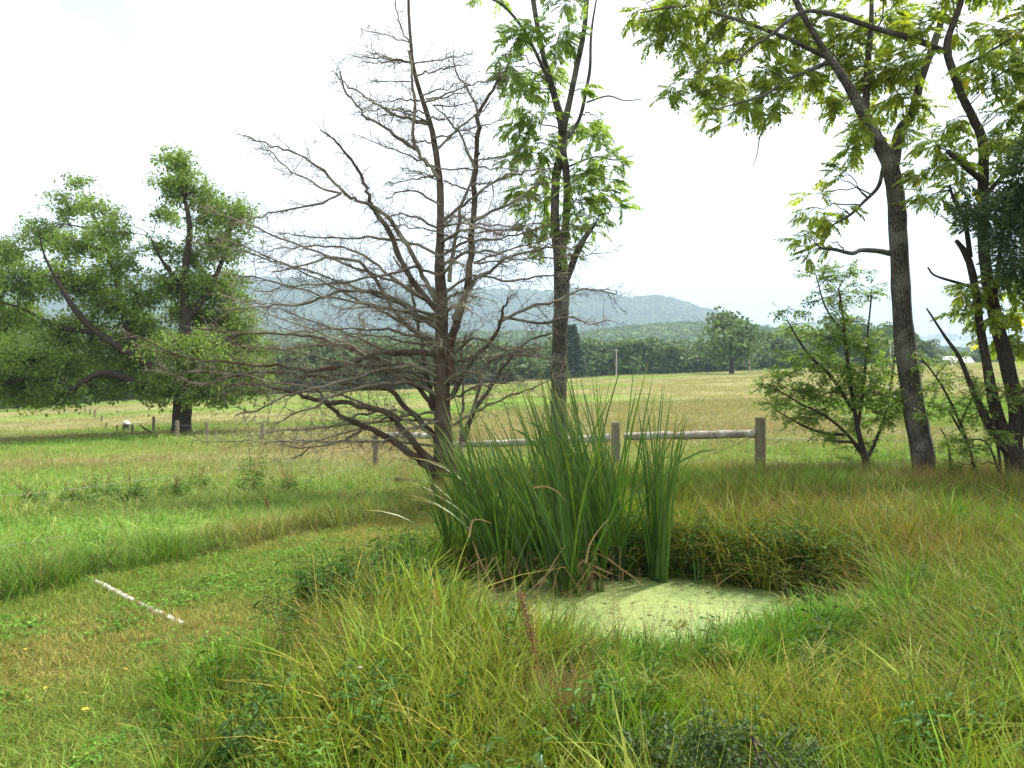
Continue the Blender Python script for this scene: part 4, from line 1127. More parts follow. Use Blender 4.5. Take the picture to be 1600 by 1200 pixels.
# utility poles
for px, D_, ty, lab in [(963, 176, 545, "pale utility pole before the wood right of the pine"), (1171, 158, 518, "tall pale utility pole right of the lone field tree"), (1391, 190, 530, "pale utility pole glimpsed left of the leaning trunk")]:
    x = (px - 800) / F * D_; g_ = gz(x, D_); tz = EYE - (ty - 600) / F * D_
    o = thing("utility_pole", lab, "pole", (x, D_, g_))
    mb = MB(); tube(mb, [(0, 0, -.3), (.02, 0, (tz - g_) * .5), (0, 0, tz - g_)], [.17, .15, .12], 8, cap=True)
    link("pole", mb.mesh("pole", plain_mat("pale_pole", (.35, .32, .27), (.48, .45, .4), 4)), o)
    mb = MB(); tube(mb, [(-.7, 0, tz - g_ - .4), (.7, 0, tz - g_ - .4)], .06, 4, cap=True)
    link("crossarm", mb.mesh("crossarm", bpy.data.materials["pale_pole"]), o)
# barn with white roof beyond the rise
D_ = 212.5
x = (1498 - 800) / F * D_
bz = EYE + 27 / F * D_
bx0, bx1 = (1481 - 1498) / F * D_, (1525 - 1498) / F * D_
o = thing("barn", "white roofed barn just past the crest at the right", "barn", (x, D_, bz - 2.5))
M_roof = plain_mat("white_metal_roof", (.74, .75, .77), (.82, .83, .85), 2, .4)
M_wall = plain_mat("barn_boards", (.30, .27, .24), (.4, .37, .33), 5, .8)
def box(mb, x0, x1, y0, y1, z0, z1, c=None):
    v = [(a, b_, c_) for a in (x0, x1) for b_ in (y0, y1) for c_ in (z0, z1)]
    mb.add(v, [(0, 1, 3, 2), (4, 6, 7, 5), (0, 4, 5, 1), (2, 3, 7, 6), (0, 2, 6, 4), (1, 5, 7, 3)], c)
mb = MB(); box(mb, bx0, bx1, 0, 7, -1.5, 2.9); 
mb.add([(bx0 + .01, 0, 2.9), (bx0 + .01, 7, 2.9), (bx0 + .01, 3.5, 5.4)], [(0, 1, 2)]); mb.add([(bx1 - .01, 0, 2.9), (bx1 - .01, 7, 2.9), (bx1 - .01, 3.5, 5.4)], [(0, 1, 2)])
link("wall", mb.mesh("wall", M_wall), o)
for sg in (0, 1):
    y0, y1 = (-.5, 3.5) if sg == 0 else (7.5, 3.5)
    mb = MB(); mb.add([(bx0 - .4, y0, 2.6), (bx1 + .4, y0, 2.6), (bx1 + .4, y1, 5.55), (bx0 + 1.8 * (0), y1, 5.55), (bx0 - .4, y0, 2.5), (bx1 + .4, y0, 2.5), (bx1 + .4, y1, 5.45), (bx0, y1, 5.45)],
                      [(0, 1, 2, 3), (4, 7, 6, 5), (0, 4, 5, 1), (1, 5, 6, 2), (3, 7, 4, 0)])
    link("roof", mb.mesh("roof", M_roof), o)
mb = MB(); box(mb, bx0 + 1.5, bx0 + 3.6, -.06, 0.0 - .003, -1.5, 1.9); link("door", mb.mesh("door", M_bark2), o)

# ------------------------------------------------------------------ cattails
def ribbon(mb, path, w, nrm_axis=(0, 1, 0), c=None, fold=.15):
    path = np.asarray(path, float); n = len(path)
    if c is not None and np.ndim(c) == 2: c = np.concatenate([c, c, c])
    d = np.gradient(path, axis=0); d /= np.linalg.norm(d, axis=1, keepdims=True) + 1e-9
    s = np.cross(d, np.asarray(nrm_axis, float)); 
    s = s / (np.linalg.norm(s, axis=1, keepdims=True) + 1e-9)
    nn = np.cross(s, d)
    w = np.broadcast_to(w, (n,))[:, None]
    v = np.concatenate([path - s * w / 2, path + nn * w * fold, path + s * w / 2])
    i = np.arange(n - 1)
    f = np.concatenate([np.stack([i, i + 1, n + i + 1, n + i], -1), np.stack([n + i, n + i + 1, 2 * n + i + 1, 2 * n + i], -1)])
    mb.add(v, f, c)
CAT = []
for k in range(10):
    mb = MB(); r = np.random.default_rng(600 + k)
    n = 10; t = np.linspace(0, 1, n)
    bend = r.uniform(.05, .30) if k < 8 else r.uniform(.6, .8)
    path = np.stack([bend * t ** 2.4, r.normal() * .015 * np.sin(t * 3), t - bend * .22 * t ** 4], -1)
    w = .026 * np.minimum(1, 1.25 * (1 - t) ** .55 + .04)
    a = r.uniform(0, 3.1)
    cc = np.ones((n, 3)) * (.75 + .5 * r.random())
    if k % 3 == 0: cc[-3:] *= [(1.5, 1.1, 1), (2.6, 1.4, 1.6), (3.4, 1.6, 2)]
    if k % 4 == 1: cc *= (1.35, 1.1, .8)
    ribbon(mb, path, w * r.uniform(.75, 1.1), (math.sin(a), math.cos(a), 0), cc)
    CAT.append(mb.mesh("leaf", M_cattail))
DRY = []
for k in range(7):
    mb = MB(); r = np.random.default_rng(640 + k)
    n = 10; t = np.linspace(0, 1, n)
    hh = r.uniform(.35, 1.1); kink = r.uniform(.4, .75)
    z = np.where(t < kink, t, kink - (t - kink) * r.uniform(.3, 1.1)); xx = np.where(t < kink, t * .25, kink * .25 + (t - kink) * .9)
    path = np.stack([xx * hh, .04 * np.sin(t * 5 + k), z * hh], -1)
    ribbon(mb, path, .024 * (1 - t * .7), (.3, 1, 0), None, .3)
    DRY.append(mb.mesh("dry_leaf", M_drycat))
CG = "cattails standing in the pond"
spots = []
def cl_(px, Y, n, spread, h, lean, lab):
    for k in range(n):
        spots.append((px + R.normal() * spread, Y + R.normal() * .16, h * R.uniform(.95, 1.2), lean, lab))
cl_(715, 7.85, 3, 10, 1.15, -.08, "cattail in the clump at the left end of the stand")
cl_(750, 7.9, 4, 10, 1.45, -.1, "cattail in the clump at the left end of the stand")
cl_(792, 7.75, 6, 13, 1.75, -.18, "cattail in the left middle of the stand, blades leaning left")
cl_(832, 7.9, 6, 13, 1.9, -.22, "cattail in the left middle of the stand, blades leaning left")
cl_(885, 7.4, 8, 15, 1.9, -.22, "cattail in the tall front centre clump with brown basal leaves")
cl_(912, 7.6, 7, 14, 2.1, -.12, "cattail in the tall front centre clump with brown basal leaves")
cl_(945, 8.05, 6, 12, 2.15, -.2, "cattail in the tall rear clump right of the slender walnut")
cl_(968, 8.1, 5, 10, 2.2, -.15, "cattail in the tall rear clump right of the slender walnut")
cl_(1027, 7.95, 6, 6, 1.78, .02, "cattail in the tight separate clump at the right end")
nleaf = 0
for px, Y, h, lean, lab in spots:
    x = (px - 800) / F * Y
    o = thing("cattail", lab, "cattail", (x, Y, WATER - .02), CG)
    nl = 8
    if lab.startswith("cattail in the tight"): nl = 9
    for k in range(nl):
        lo = link("leaf", CAT[int(R.integers(0, 8 if R.random() < .5 else 10))], o)
        az = R.random() * 6.28
        if R.random() < .85: az = (math.pi if lean < 0 else 0) + R.normal() * .8
        tilt = abs(R.normal()) * .09 + abs(lean) * R.uniform(.2, 1.7)
        if abs(lean) < .05: az = R.random() * 6.28; tilt = abs(R.normal()) * .05
        lo.scale = (1.0, 1.0, h * R.uniform(.7, 1.08)); lo.scale[0] = 1.0
        lo.rotation_euler = Euler((0, tilt, az)).to_matrix().to_euler()
        lo.location = (R.normal() * .018, R.normal() * .018, 0)
    if lab.startswith("cattail in the tight"): nd = 0
    else: nd = int(R.integers(1, 5)) if 'centre' in lab or 'rear' in lab else int(R.integers(1, 5))
    for k in range(nd):
        lo = link("dry_leaf", DRY[int(R.integers(0, 7))], o)
        lo.rotation_euler = (R.normal() * .15, R.normal() * .2, R.random() * 6.28)
        s = R.uniform(.5, 1.15); lo.scale = (s, s, s)
        lo.location = (R.normal() * .04, R.normal() * .04, 0)
# three short shoots by themselves in the duckweed, and long straw blades
for k, px in enumerate((1087, 1091, 1097)):
    x = (px - 800) / F * 7.75
    mb = MB(); t = np.linspace(0, 1, 6); hh = (.36, .40, .33)[k]
    ribbon(mb, np.stack([.03 * t * (k - 1), 0 * t, t * hh], -1), .018 * (1 - t * .8), (0, 1, 0))
    tag(link("young_shoot", mb.mesh("young_shoot", M_cattail), None, (x, 7.75, WATER)), "young cattail shoot alone in the duckweed at the right", "cattail", "young shoots in the duckweed")
for a, b_, lab in [((570 / 1, 0), 0, None)]:
    pass
for pts, lab in [([(828, 945), (850, 905), (872, 868), (884, 852)], "bent straw coloured dead stalk crossing the cattail bases"),
                 ([(783, 945), (765, 905), (750, 875), (738, 845)], "orange brown dead blade standing left of the cattail centre"),
                 ([(733, 840), (738, 815), (752, 812), (768, 818)], "hooked tan dead blade at the left of the cattails"),
                 ([(915, 880), (922, 850), (938, 825), (952, 810)], "tan dead blade leaning right among the cattail bases"),
                 ([(835, 762), (852, 760), (870, 768), (885, 785)], "curled tan blade tip halfway up the cattails")]:
    Y = 7.2
    path = smooth_path([P(a, b_, Y) for a, b_ in pts], 4)
    o_ = path[0].copy(); mb = MB(); ribbon(mb, path - o_, np.linspace(.022, .008, len(path)), (0, 1, .2), None, .3)
    tag(link("dead_stalk", mb.mesh("dead_stalk", M_drycat), None, tuple(o_)), lab, "dead leaf")

# ------------------------------------------------------------------ grass and ground cover
def tuft(n, h, spread, width, lean, bend, seed, straw=.15, segs=4, hv=.5):
    r = np.random.default_rng(seed); mb = MB()
    for k in range(n):
        hh = h * (1 - hv + hv * 1.3 * r.random()); az = r.random() * 6.28
        b = np.array([r.normal() * spread, r.normal() * spread, -.01])
        out = np.array([math.cos(az), math.sin(az), 0])
        t = np.linspace(0, 1, segs + 1)
        ln = abs(r.normal()) * lean; bd = bend * (.3 + r.random())
        path = b + out * (ln * t + bd * t ** 2.2)[:, None] * hh + np.array([0, 0, 1]) * (t - .35 * bd * t ** 2.5)[:, None] * hh
        path[:, :2] += (r.normal(size=2) * .02 * hh) * np.sin(t * 3)[:, None]
        w = width * (.7 + .6 * r.random()) * np.clip(1.1 * (1 - t ** 2.2), .06, 1)
        sd = np.array([-math.sin(az), math.cos(az), 0]); tw = r.normal() * .6
        sd = sd * math.cos(tw) + out * math.sin(tw)
        v = np.concatenate([path - sd * w[:, None] / 2, path + sd * w[:, None] / 2])
        m = segs + 1; i = np.arange(segs)
        f = np.stack([i, i + 1, m + i + 1, m + i], -1)
        q = r.random()
        c = np.array((1.5, 1.1, 1.6)) if q < straw else (np.array((1.0, 1.0, 1.0)) * (.75 + .45 * r.random()) * np.array((1 - .12 * r.random(), 1, 1)))
        mb.add(v, f, c)
    return mb
def seed_tuft(n, h, seed, spread=.06):
    r = np.random.default_rng(seed); mb = MB()
    for k in range(n):
        hh = h * r.uniform(.7, 1.15); az = r.random() * 6.28; out = np.array([math.cos(az), math.sin(az), 0]); b = np.array([r.normal() * spread, r.normal() * spread, 0])
        t = np.linspace(0, 1, 5); ln = r.uniform(.05, .45)
        path = b + out * (ln * t ** 1.6)[:, None] * hh + np.array([0, 0, 1]) * t[:, None] * hh
        tube(mb, path, np.linspace(.0014, .0007, 5), 3, c=(1.5, 1.05, 1.3))
        m = 34
        s = r.random(m) ** .8
        p = path[2] * (1 - s[:, None]) + path[4] * s[:, None]
        d = r.normal(size=(m, 3)); d[:, 2] = np.abs(d[:, 2]); d /= np.linalg.norm(d, axis=1, keepdims=True)
        p = p + d * (.05 * (1.15 - s))[:, None] * hh * 1.4
        stamp(mb, np.array([(0, 0, 0), (.5, -.3, 0), (1, 0, 0), (.5, .3, 0)]), np.array([(0, 1, 2, 3)]), p, rotmats(d + [0, 0, .5], r.random(m) * 6), np.full(m, .0085), np.tile((1.35, .88, 1.3), (m, 1)))
    return mb
def clover(n, seed, size=.02):
    r = np.random.default_rng(seed); mb = MB()
    p = np.stack([r.normal(size=n) * .05, r.normal(size=n) * .05, r.uniform(.01, .05, n)], -1)
    lv = np.array([(0, 0, 0), (.6, -.42, .1), (1, 0, 0), (.6, .42, .1)])
    for q in range(3):
        a = r.random(n) * 6.28 + q * 2.1
        d = np.stack([np.cos(a), np.sin(a), r.normal(size=n) * .25], -1)
        stamp(mb, lv, np.array([(0, 1, 2, 3)]), p, rotmats(d, r.normal(size=n) * .3), size * (.6 + .8 * r.random(n)), np.tile((.8, 1.0, .9), (n, 1)))
    return mb
def weed(h, n, ll, w, seed, stems=5, spread=.09, col=(1, 1, 1)):
    r = np.random.default_rng(seed); mb = MB()
    for s_ in range(stems):
        az = r.random() * 6.28; out = np.array([math.cos(az), math.sin(az), 0]); b = np.array([r.normal() * spread, r.normal() * spread, 0]); hh = h * r.uniform(.6, 1.1)
        t = np.linspace(0, 1, 5); path = b + out * (r.uniform(.1, .5) * t ** 1.4)[:, None] * hh + np.array([0, 0, 1]) * t[:, None] * hh
        tube(mb, path, np.linspace(.0035, .0015, 5), 3, c=(.9, .8, .8))
        s = (np.arange(n) + .5) / n; k = s * 4; k0 = np.minimum(3, k.astype(int)); fr = (k - k0)[:, None]
        p = path[k0] * (1 - fr) + path[k0 + 1] * fr
        a = np.arange(n) * 2.4 + r.random() * 6
        d = np.stack([np.cos(a), np.sin(a), r.uniform(-.35, .5, n)], -1)
        lv, lf = leaflet(w, .1, .25)
        stamp(mb, lv, lf, p, rotmats(d, r.normal(size=n) * .3), ll * (.55 + .7 * r.random(n)) * (1.15 - .5 * s), np.tile(col, (n, 1)) * (.8 + .4 * r.random((n, 1))))
    return mb
def to_meshes(lst, mat=None): return [m_.mesh("grass_source", mat or M_grass) for m_ in lst]
tall = to_meshes([tuft(30, .46, .055, .0095, .22, .5, 700 + k, .14) for k in range(5)] + [tuft(24, .52, .045, .015, .2, .4, 710 + k, .05) for k in range(3)])
flat_ = to_meshes([tuft(32, .44, .09, .0075, .6, .9, 720 + k, .3) for k in range(4)])
seedm = to_meshes([seed_tuft(7, .62, 730 + k) for k in range(4)])
short = to_meshes([tuft(34, .055, .055, .0042, .5, .7, 740 + k, .22, 2) for k in range(5)])
clov = to_meshes([clover(22, 750 + k) for k in range(3)])
weeds = to_meshes([weed(.42, 16, .085, .26, 760 + k) for k in range(4)])
pastm = to_meshes([tuft(46, .11, .16, .008, .5, .7, 770 + k, .12, 2) for k in range(5)])
pastf = to_meshes([tuft(60, .17, .55, .02, .5, .6, 780 + k, .15, 1) for k in range(4)])

def sample(n, ymin, ymax, umax=.80, power=1.0, xlim=None):
    y = ymin + (ymax - ymin) * R.random(int(n)) ** power
    u = (R.random(len(y)) * 2 - 1) * umax
    x = u * y + (R.random(len(y)) * 2 - 1) * .6
    return x, y
def put(name, label, x, y, meshes, smin, smax, tilt=.12, col=None, jit=.18, height=None):
    n = len(x)
    z = np.where(pond_d(x, y) < 1, WATER - .01, ground(x, y))
    zn_ = zones(x, y)
    c = cover_colour(x, y, zn_) if col is None else col
    c = c * (1 + (R.random((n, 1)) - .5) * 2 * jit)
    s = R.uniform(smin, smax, n)
    if height is not None: s = s * height
    rot = np.stack([R.normal(size=n) * tilt, R.normal(size=n) * tilt, R.random(n) * 6.28], -1)
    scatter(name, label, np.stack([x, y, z], -1), rot, s, R.integers(0, len(meshes), n), c, meshes)

# foreground and pond-side tall grass (uniform over area: y**0.5 sampling)
x, y = sample(19000, 1.9, 15.2, .85, .6)
zz = zones(x, y); d_ = pond_d(x, y)
keep = ((zz == 0) & (d_ > 1.03)) | ((zz == 0) & (R.random(len(x)) < .1))
keep &= ~((d_ < 1.35) & (y < 5.6) & (R.random(len(x)) < .5))
keep &= ~((zz == 0) & (y > 8) & (x < -.2) & (x > -1.3) & (y < 9.0) & (R.random(len(x)) < .5))
x, y = x[keep], y[keep]
zz = zones(x, y); c = cover_colour(x, y, zz)
ok_ = ((np.hypot(x - .82, y - 2.9) > .33) & ~((np.abs(x - .08) < .10) & (y > 2.2) & (y < 3.3) & (R.random(len(x)) < .7))) | (R.random(len(x)) < .25)
x, y, c, d_, zz = x[ok_], y[ok_], c[ok_], pond_d(x[ok_], y[ok_]), zz[ok_]
u = x / y
hgt = .78 + .45 * fbm(x * .9, y * .9, 77, 2) + .12 * sstep(7.5, 10, y)
hgt *= 1 - .35 * sstep(-.6, -1.6, x) * (y < 7) - .52 * sstep(3.7, 4.3, y) * sstep(5.9, 5.2, y) * sstep(.1, .7, x) * sstep(2.9, 2.2, x) - .22 * sstep(9.5, 13, y) * sstep(.5, 2, x) - .12 * sstep(4.4, 3.0, y) + .22 * sstep(.6, .1, x) * sstep(-1.2, -.8, x) * sstep(3.6, 4.4, y) * (y < 6)
kind = R.random(len(x))
flatp = .25 + .45 * sstep(.15, .4, u) * sstep(3, 4.5, y)
isf = kind < flatp
put("tall_grass", "tall green grass round the pond and across the foreground", x[~isf], y[~isf], tall, .75, 1.2, .13, c[~isf], .2, hgt[~isf])
put("matted_grass", "flopped yellow green and straw coloured grass round the pond", x[isf], y[isf], flat_, .8, 1.25, .2, c[isf] * np.array((1.12, 1.0, 1.0)), .22, hgt[isf])
# bright fresh shoots rising on the near bank of the pond
x, y = sample(2600, 4.6, 6.2, .5, .9)
keep = (pond_d(x, y) < 1.22) & (pond_d(x, y) > .74) & (x > -1.3) & ((fbm(x * 2.5, y * 2.5, 12, 2) > .44) | ((x < .15) & (R.random(len(x)) < .6)) | ((y < 5.7) & (R.random(len(x)) < .5)))
x, y = x[keep], y[keep]
y = y - 0
put("bank_grass", "fresh bright green grass blades along the near bank of the pond", x, y, tall[5:8], .45, .8, .08, np.tile((.13, .25, .025), (len(x), 1)), .2)
# seed heads
x, y = sample(5200, 2.6, 15.6, .85, .6)
zz = zones(x, y); u = x / y
keep = (zz == 0) & (pond_d(x, y) > 1.08) & (R.random(len(x)) < (.10 + .30 * sstep(.12, .32, u) * sstep(6.5, 9.5, y) + .22 * (fbm(x * .8, y * .8, 90, 2) > .58)))
x, y = x[keep], y[keep]
put("seeding_grass", "reddish brown seed heads hanging over the tall grass", x, y, seedm, .6, 1.0, .12, np.tile((.17, .15, .06), (len(x), 1)), .2)
# strip under the wire
x, y = sample(9000, 5.0, 17, .85, .7)
zz = zones(x, y); keep = (zz == 2) & (x < 5); x, y = x[keep], y[keep]
e = y - edge_y(x)
put("fence_line_grass", "unmown grass strip between the lawn and the pasture", x, y, tall[:5] + flat_, .5, .95, .15, None, .2, (1.05 - .4 * sstep(.3, 1.7, e)))
x, y = sample(1100, 5.0, 17, .85, .7)
zz = zones(x, y); keep = (zz == 2) & (x < 3); x, y = x[keep], y[keep]
put("strip_seed_heads", "pale brown seed heads over the unmown strip", x, y, seedm, .45, .75, .12, np.tile((.24, .19, .08), (len(x), 1)), .2)
# lawn
x, y = sample(52000, 2.4, 11.2, .85, .6)
zz = zones(x, y); keep = (zz == 1) & (x > -.85 * y); x, y = x[keep], y[keep]
put("lawn_grass", "short mown grass of the lawn strip", x, y, short, .7, 1.35, .2, None, .25)
x, y = sample(5500, 2.4, 10.5, .85, .6)
zz = zones(x, y); keep = (zz == 1) & (fbm(x * 1.7, y * 1.7, 66, 2) > .47); x, y = x[keep], y[keep]
put("clover", "clover and small weeds in the lawn", x, y, clov, .6, 1.2, .15, np.tile((.15, .26, .035), (len(x), 1)), .3)
# broad leaved weeds hugging the pond
x, y = sample(11000, 2.5, 11, .8, .7)
d_ = pond_d(x, y); zz = zones(x, y)
m1 = (np.hypot((x + 1.0) / .65, (y - 6.4) / 1.1) < 1) & (d_ > .88) & (zz != 1)
m2 = (d_ > .97) & (d_ < 1.25) & (y > 7.0) & (x > .6)
m3 = (zz == 0) & (R.random(len(x)) < .03) & (d_ > 1.1)
m4 = (np.hypot((x + .9) / .7, (y - 3.3) / .6) < 1) & (R.random(len(x)) < .12)
keep = m1 | m2 | m3 | m4
x, y = x[keep], y[keep]
put("broadleaf_weeds", "dark lance leaved weeds crowding the pond banks", x, y, weeds, .65, 1.25, .15, np.tile((.07, .14, .028), (len(x), 1)), .3)
# pasture
x, y = sample(34000, 6, 46, .80, .62)
zz = zones(x, y); keep = (zz == 3); x, y = x[keep], y[keep]
put("pasture_grass", "grazed green pasture grass", x, y, pastm, .6, 1.5, .2, None, .16, .6 + .9 * fbm(x / 1.6, y / 1.6, 88, 3) * 1.0)
x, y = sample(30000, 28, 200, .80, .75)
keep = (zones(x, y) == 3) & (y < np.interp(np.clip(x / y, -.95, .95), TU, TD) + 1); x, y = x[keep], y[keep]
put("far_pasture_grass", "dry grass over the rising field", x, y, pastf, .6, 1.4, .1, None, .13)
x, y = sample(3200, 12.5, 26, .8, .7)
keep = (zones(x, y) == 3) & (fbm(x / 3, y / 2, 93, 2) > .5); x, y = x[keep], y[keep]
put("pasture_seed_heads", "straw coloured seed heads in the near pasture", x, y, seedm, .4, .8, .1, np.tile((.28, .24, .11), (len(x), 1)), .15)

# ------------------------------------------------------------------ single plants and small things
for px, Y, h, lab in [(310, 14.2, .45, "dark leafy weed clump in the pasture above the tall strip, left of the tallest weed"), (395, 13.6, .85, "tallest leafy weed standing in the pasture between strip and big walnut"), (120, 11.6, .35, "low dark weed clump in the pasture at the left"),
                      (205, 12.0, .45, "rusty topped weed clump in the left pasture, third from the left"), (160, 12.6, .42, "dark weed clump second from the left in the pasture"), (272, 12.6, .35, "small weed tuft just left of the dark leafy clump"), (455, 14.0, .4, "brownish weed clump right of the tallest pasture weed"), (55, 12.0, .3, "low weed clump near the left frame edge in the pasture")]:
    b = on_ground(px, Y); s = int(px)
    mb = weed(h * .8, 22, .12, .28, 800 + s, 11, .14)
    o = thing("pasture_weed", lab, "weed", b, "weeds in the pasture")
    link("leaves", mb.mesh("leaves", M_weed), o)
    mb = MB(); r = np.random.default_rng(s)
    for k in range(5):
        e_ = np.array([r.normal() * .15, r.normal() * .15, h * r.uniform(.9, 1.25)]); tube(mb, [(0, 0, 0), e_ * .5, e_], [.006, .004, .002], 3)
        m = 30; p_ = e_[None] * (1 - .35 * r.random(m))[:, None] + r.normal(size=(m, 3)) * .018
        stamp(mb, np.array([(0, 0, 0), (.5, -.4, 0), (1, 0, 0), (.5, .4, 0)]), np.array([(0, 1, 2, 3)]), p_, rotmats(r.normal(size=(m, 3)), r.random(m)), np.full(m, .018))
    link("flower_stem", mb.mesh("flower_stem", M_dock), o)
def dock(px, Y, foot_px, foot_Y, top_py, lab, n=220):
    b = on_ground(foot_px, foot_Y); e_ = P(px, top_py, Y) - b
    o = thing("dock_plant", lab, "weed", b)
    path = smooth_path([np.zeros(3), e_ * .5 + [.02, 0, .03], e_], 5)
    mb = MB(); tube(mb, path, np.linspace(.006, .002, len(path)), 4); link("stem", mb.mesh("stem", M_dock), o)
    r = np.random.default_rng(int(px)); mb = MB()
    s = .35 + .65 * r.random(n); k = s * (len(path) - 1); k0 = np.minimum(len(path) - 2, k.astype(int)); fr = (k - k0)[:, None]
    p_ = path[k0] * (1 - fr) + path[k0 + 1] * fr + r.normal(size=(n, 3)) * .016
    stamp(mb, np.array([(0, 0, 0), (.5, -.4, 0), (1, 0, 0), (.5, .4, .1)]), np.array([(0, 1, 2, 3)]), p_, rotmats(r.normal(size=(n, 3)), r.random(n)), np.full(n, .013))
    link("seed_head", mb.mesh("seed_head", M_dock), o)
dock(812, 4.1, 850, 3.9, 925, "rusty brown dock seed stalk leaning left in front of the pond", 420)
dock(414, 10.2, 418, 10.2, 778, "thin brown dock stalk standing in the unmown strip", 160)
# spidery yellow sedges
def sedge(px, Y, h, lab, seed):
    b = on_ground(px, Y); r = np.random.default_rng(seed)
    o = thing("sedge", lab, "sedge", b, "yellow green sedges in the right foreground")
    st = MB(); tube(st, [(0, 0, 0), (.01, 0, h * .5), (.03, 0, h)], [.004, .003, .002], 4); link("stem", st.mesh("stem", M_sedge), o)
    mb = MB()
    for k in range(9):
        a = k * .7 + r.random() * .3; L_ = r.uniform(.1, .24); t = np.linspace(0, 1, 6)
        path = np.array([.03, 0, h]) + np.stack([np.cos(a) * L_ * t, np.sin(a) * L_ * t, .06 * np.sin(t * 2.6)], -1)
        ribbon(mb, path, .007 * (1 - t * .8), (0, 0, 1))
    for k in range(16):
        a = r.random() * 6.28; L_ = r.uniform(.15, .4); t = np.linspace(0, 1, 6)
        path = np.stack([np.cos(a) * L_ * t, np.sin(a) * L_ * t, h * .9 * np.sin(t * 2.2)], -1); ribbon(mb, path, .007 * (1 - t * .8), (math.sin(a), -math.cos(a), 0.01), None)
    link("blades", mb.mesh("blades", M_sedge), o)
    mb = MB()
    for k in range(6):
        a = k * 1.05; c_ = np.array([.03 + math.cos(a) * .05, math.sin(a) * .05, h + .045]); m = 22
        stamp(mb, np.array([(0, 0, 0), (.5, -.12, 0), (1, 0, 0), (.5, .12, 0)]), np.array([(0, 1, 2, 3)]), np.tile(c_, (m, 1)), rotmats(r.normal(size=(m, 3)), r.random(m)), np.full(m, .022))
        tube(mb, [(.03, 0, h), c_], .0012, 3)
    link("seed_head", mb.mesh("seed_head", M_sedge), o)
M_sedge = leaf_mat("sedge", (.20, .23, .035), .25, .6, var=.25)
for q in [(1005, 3.6, .34, "spidery yellow sedge right of the straw tuft in the foreground"), (1130, 3.9, .38, "spidery yellow sedge above the dark low shrub"), (1262, 3.8, .42, "spidery sedge right of the dark low shrub"), (1225, 4.9, .4, "sedge leaning over the pond's right shore"), (1420, 3.7, .42, "sedge nearest the right frame edge"), (1330, 4.6, .42, "sedge midway along the right foreground"), (1050, 4.6, .34, "sedge on the near bank in front of the open duckweed"), (1500, 5.4, .4, "sedge far back at the right")]:
    sedge(*q, seed=int(q[0]))
# straw tuft
b = on_ground(915, 3.55)
mb = MB(); r = np.random.default_rng(3)
for k in range(150):
    t = np.linspace(0, 1, 6); hh = r.uniform(.3, .52); lx = r.uniform(-.55, -.05)
    path = np.array([r.normal() * .05, r.normal() * .05, 0]) + np.stack([lx * hh * t ** 1.3, r.normal() * .2 * hh * t, hh * t], -1)
    ribbon(mb, path, .0035 * (1 - t * .7), (0, 1, 0), (.8 + .4 * r.random(),) * 3)
tag(link("dry_grass_tuft", mb.mesh("dry_grass_tuft", leaf_mat("dry_straw", (.30, .19, .105), .2, .8, var=.3, tmul=(1, .9, .7))), None, tuple(b)), "pinkish brown dead grass tuft leaning left in the foreground", "grass tuft")
# dark low shrub with bare twigs at the bottom
b = on_ground(1120, 3.0)
o = thing("low_shrub", "dark small leaved shrub with bare grey twigs at the bottom of the frame", "shrub", b)
mb = MB(); lv = MB(); r = np.random.default_rng(9)
tpl = [broad_t(11, .12, .022, .3, 430 + k) for k in range(3)]
LPp, LDd = [], []
for k in range(80):
    a = r.random() * 6.28; L_ = r.uniform(.1, .3); e_ = np.array([math.cos(a) * L_ * 1.25, math.sin(a) * L_ * .8, r.uniform(.1, .36)])
    p_ = bezier(np.zeros(3), e_, .15, 5, .04); tube(mb, p_, np.linspace(.004, .0015, 5), 3)
    for q in range(6): LPp.append(p_[r.integers(2, 5)] + r.normal(size=3) * .015); LDd.append(e_ + r.normal(size=3) * .2)
for pl in [[(0, -.2, .1), (.08, -.3, .35), (.03, -.34, .55)], [(0, -.2, .1), (-.12, -.3, .3), (-.26, -.34, .40)], [(.03, -.34, .55), (.14, -.38, .42), (.24, -.42, .25)]]:
    tube(mb, smooth_path(np.array(pl, float), 3), .0045, 4, c=(2, 2, 2))
link("twigs", mb.mesh("twigs", M_bark2), o)
LPp = np.array(LPp); LDd = np.array(LDd); n = len(LPp)
for q in range(3): stamp_t(lv, tpl[q], LPp[q::3], rotmats(LDd[q::3], r.random(len(LPp[q::3]))), .8 + .5 * r.random(len(LPp[q::3])))
link("foliage", lv.mesh("foliage", leaf_mat("low_shrub_leaf", (.055, .09, .025), .2, .6)), o)
# upright leafy weeds at the bottom left
for px, Y, h, lab in [(497, 3.25, .34, "bright leafy upright weed at the bottom left of the tall grass"), (530, 3.15, .38, "taller bright leafy weed beside it at the bottom"), (455, 3.05, .28, "short bright weed at the lower left border of the tall grass")]:
    b = on_ground(px, Y); o = thing("leafy_weed", lab, "weed", b, "bright leafy weeds at the bottom")
    link("leaves", weed(h, 26, .07, .26, int(px), 3, .02).mesh("leaves", leaf_mat("bright_weed_leaf", (.17, .29, .05), .35, .5)), o)
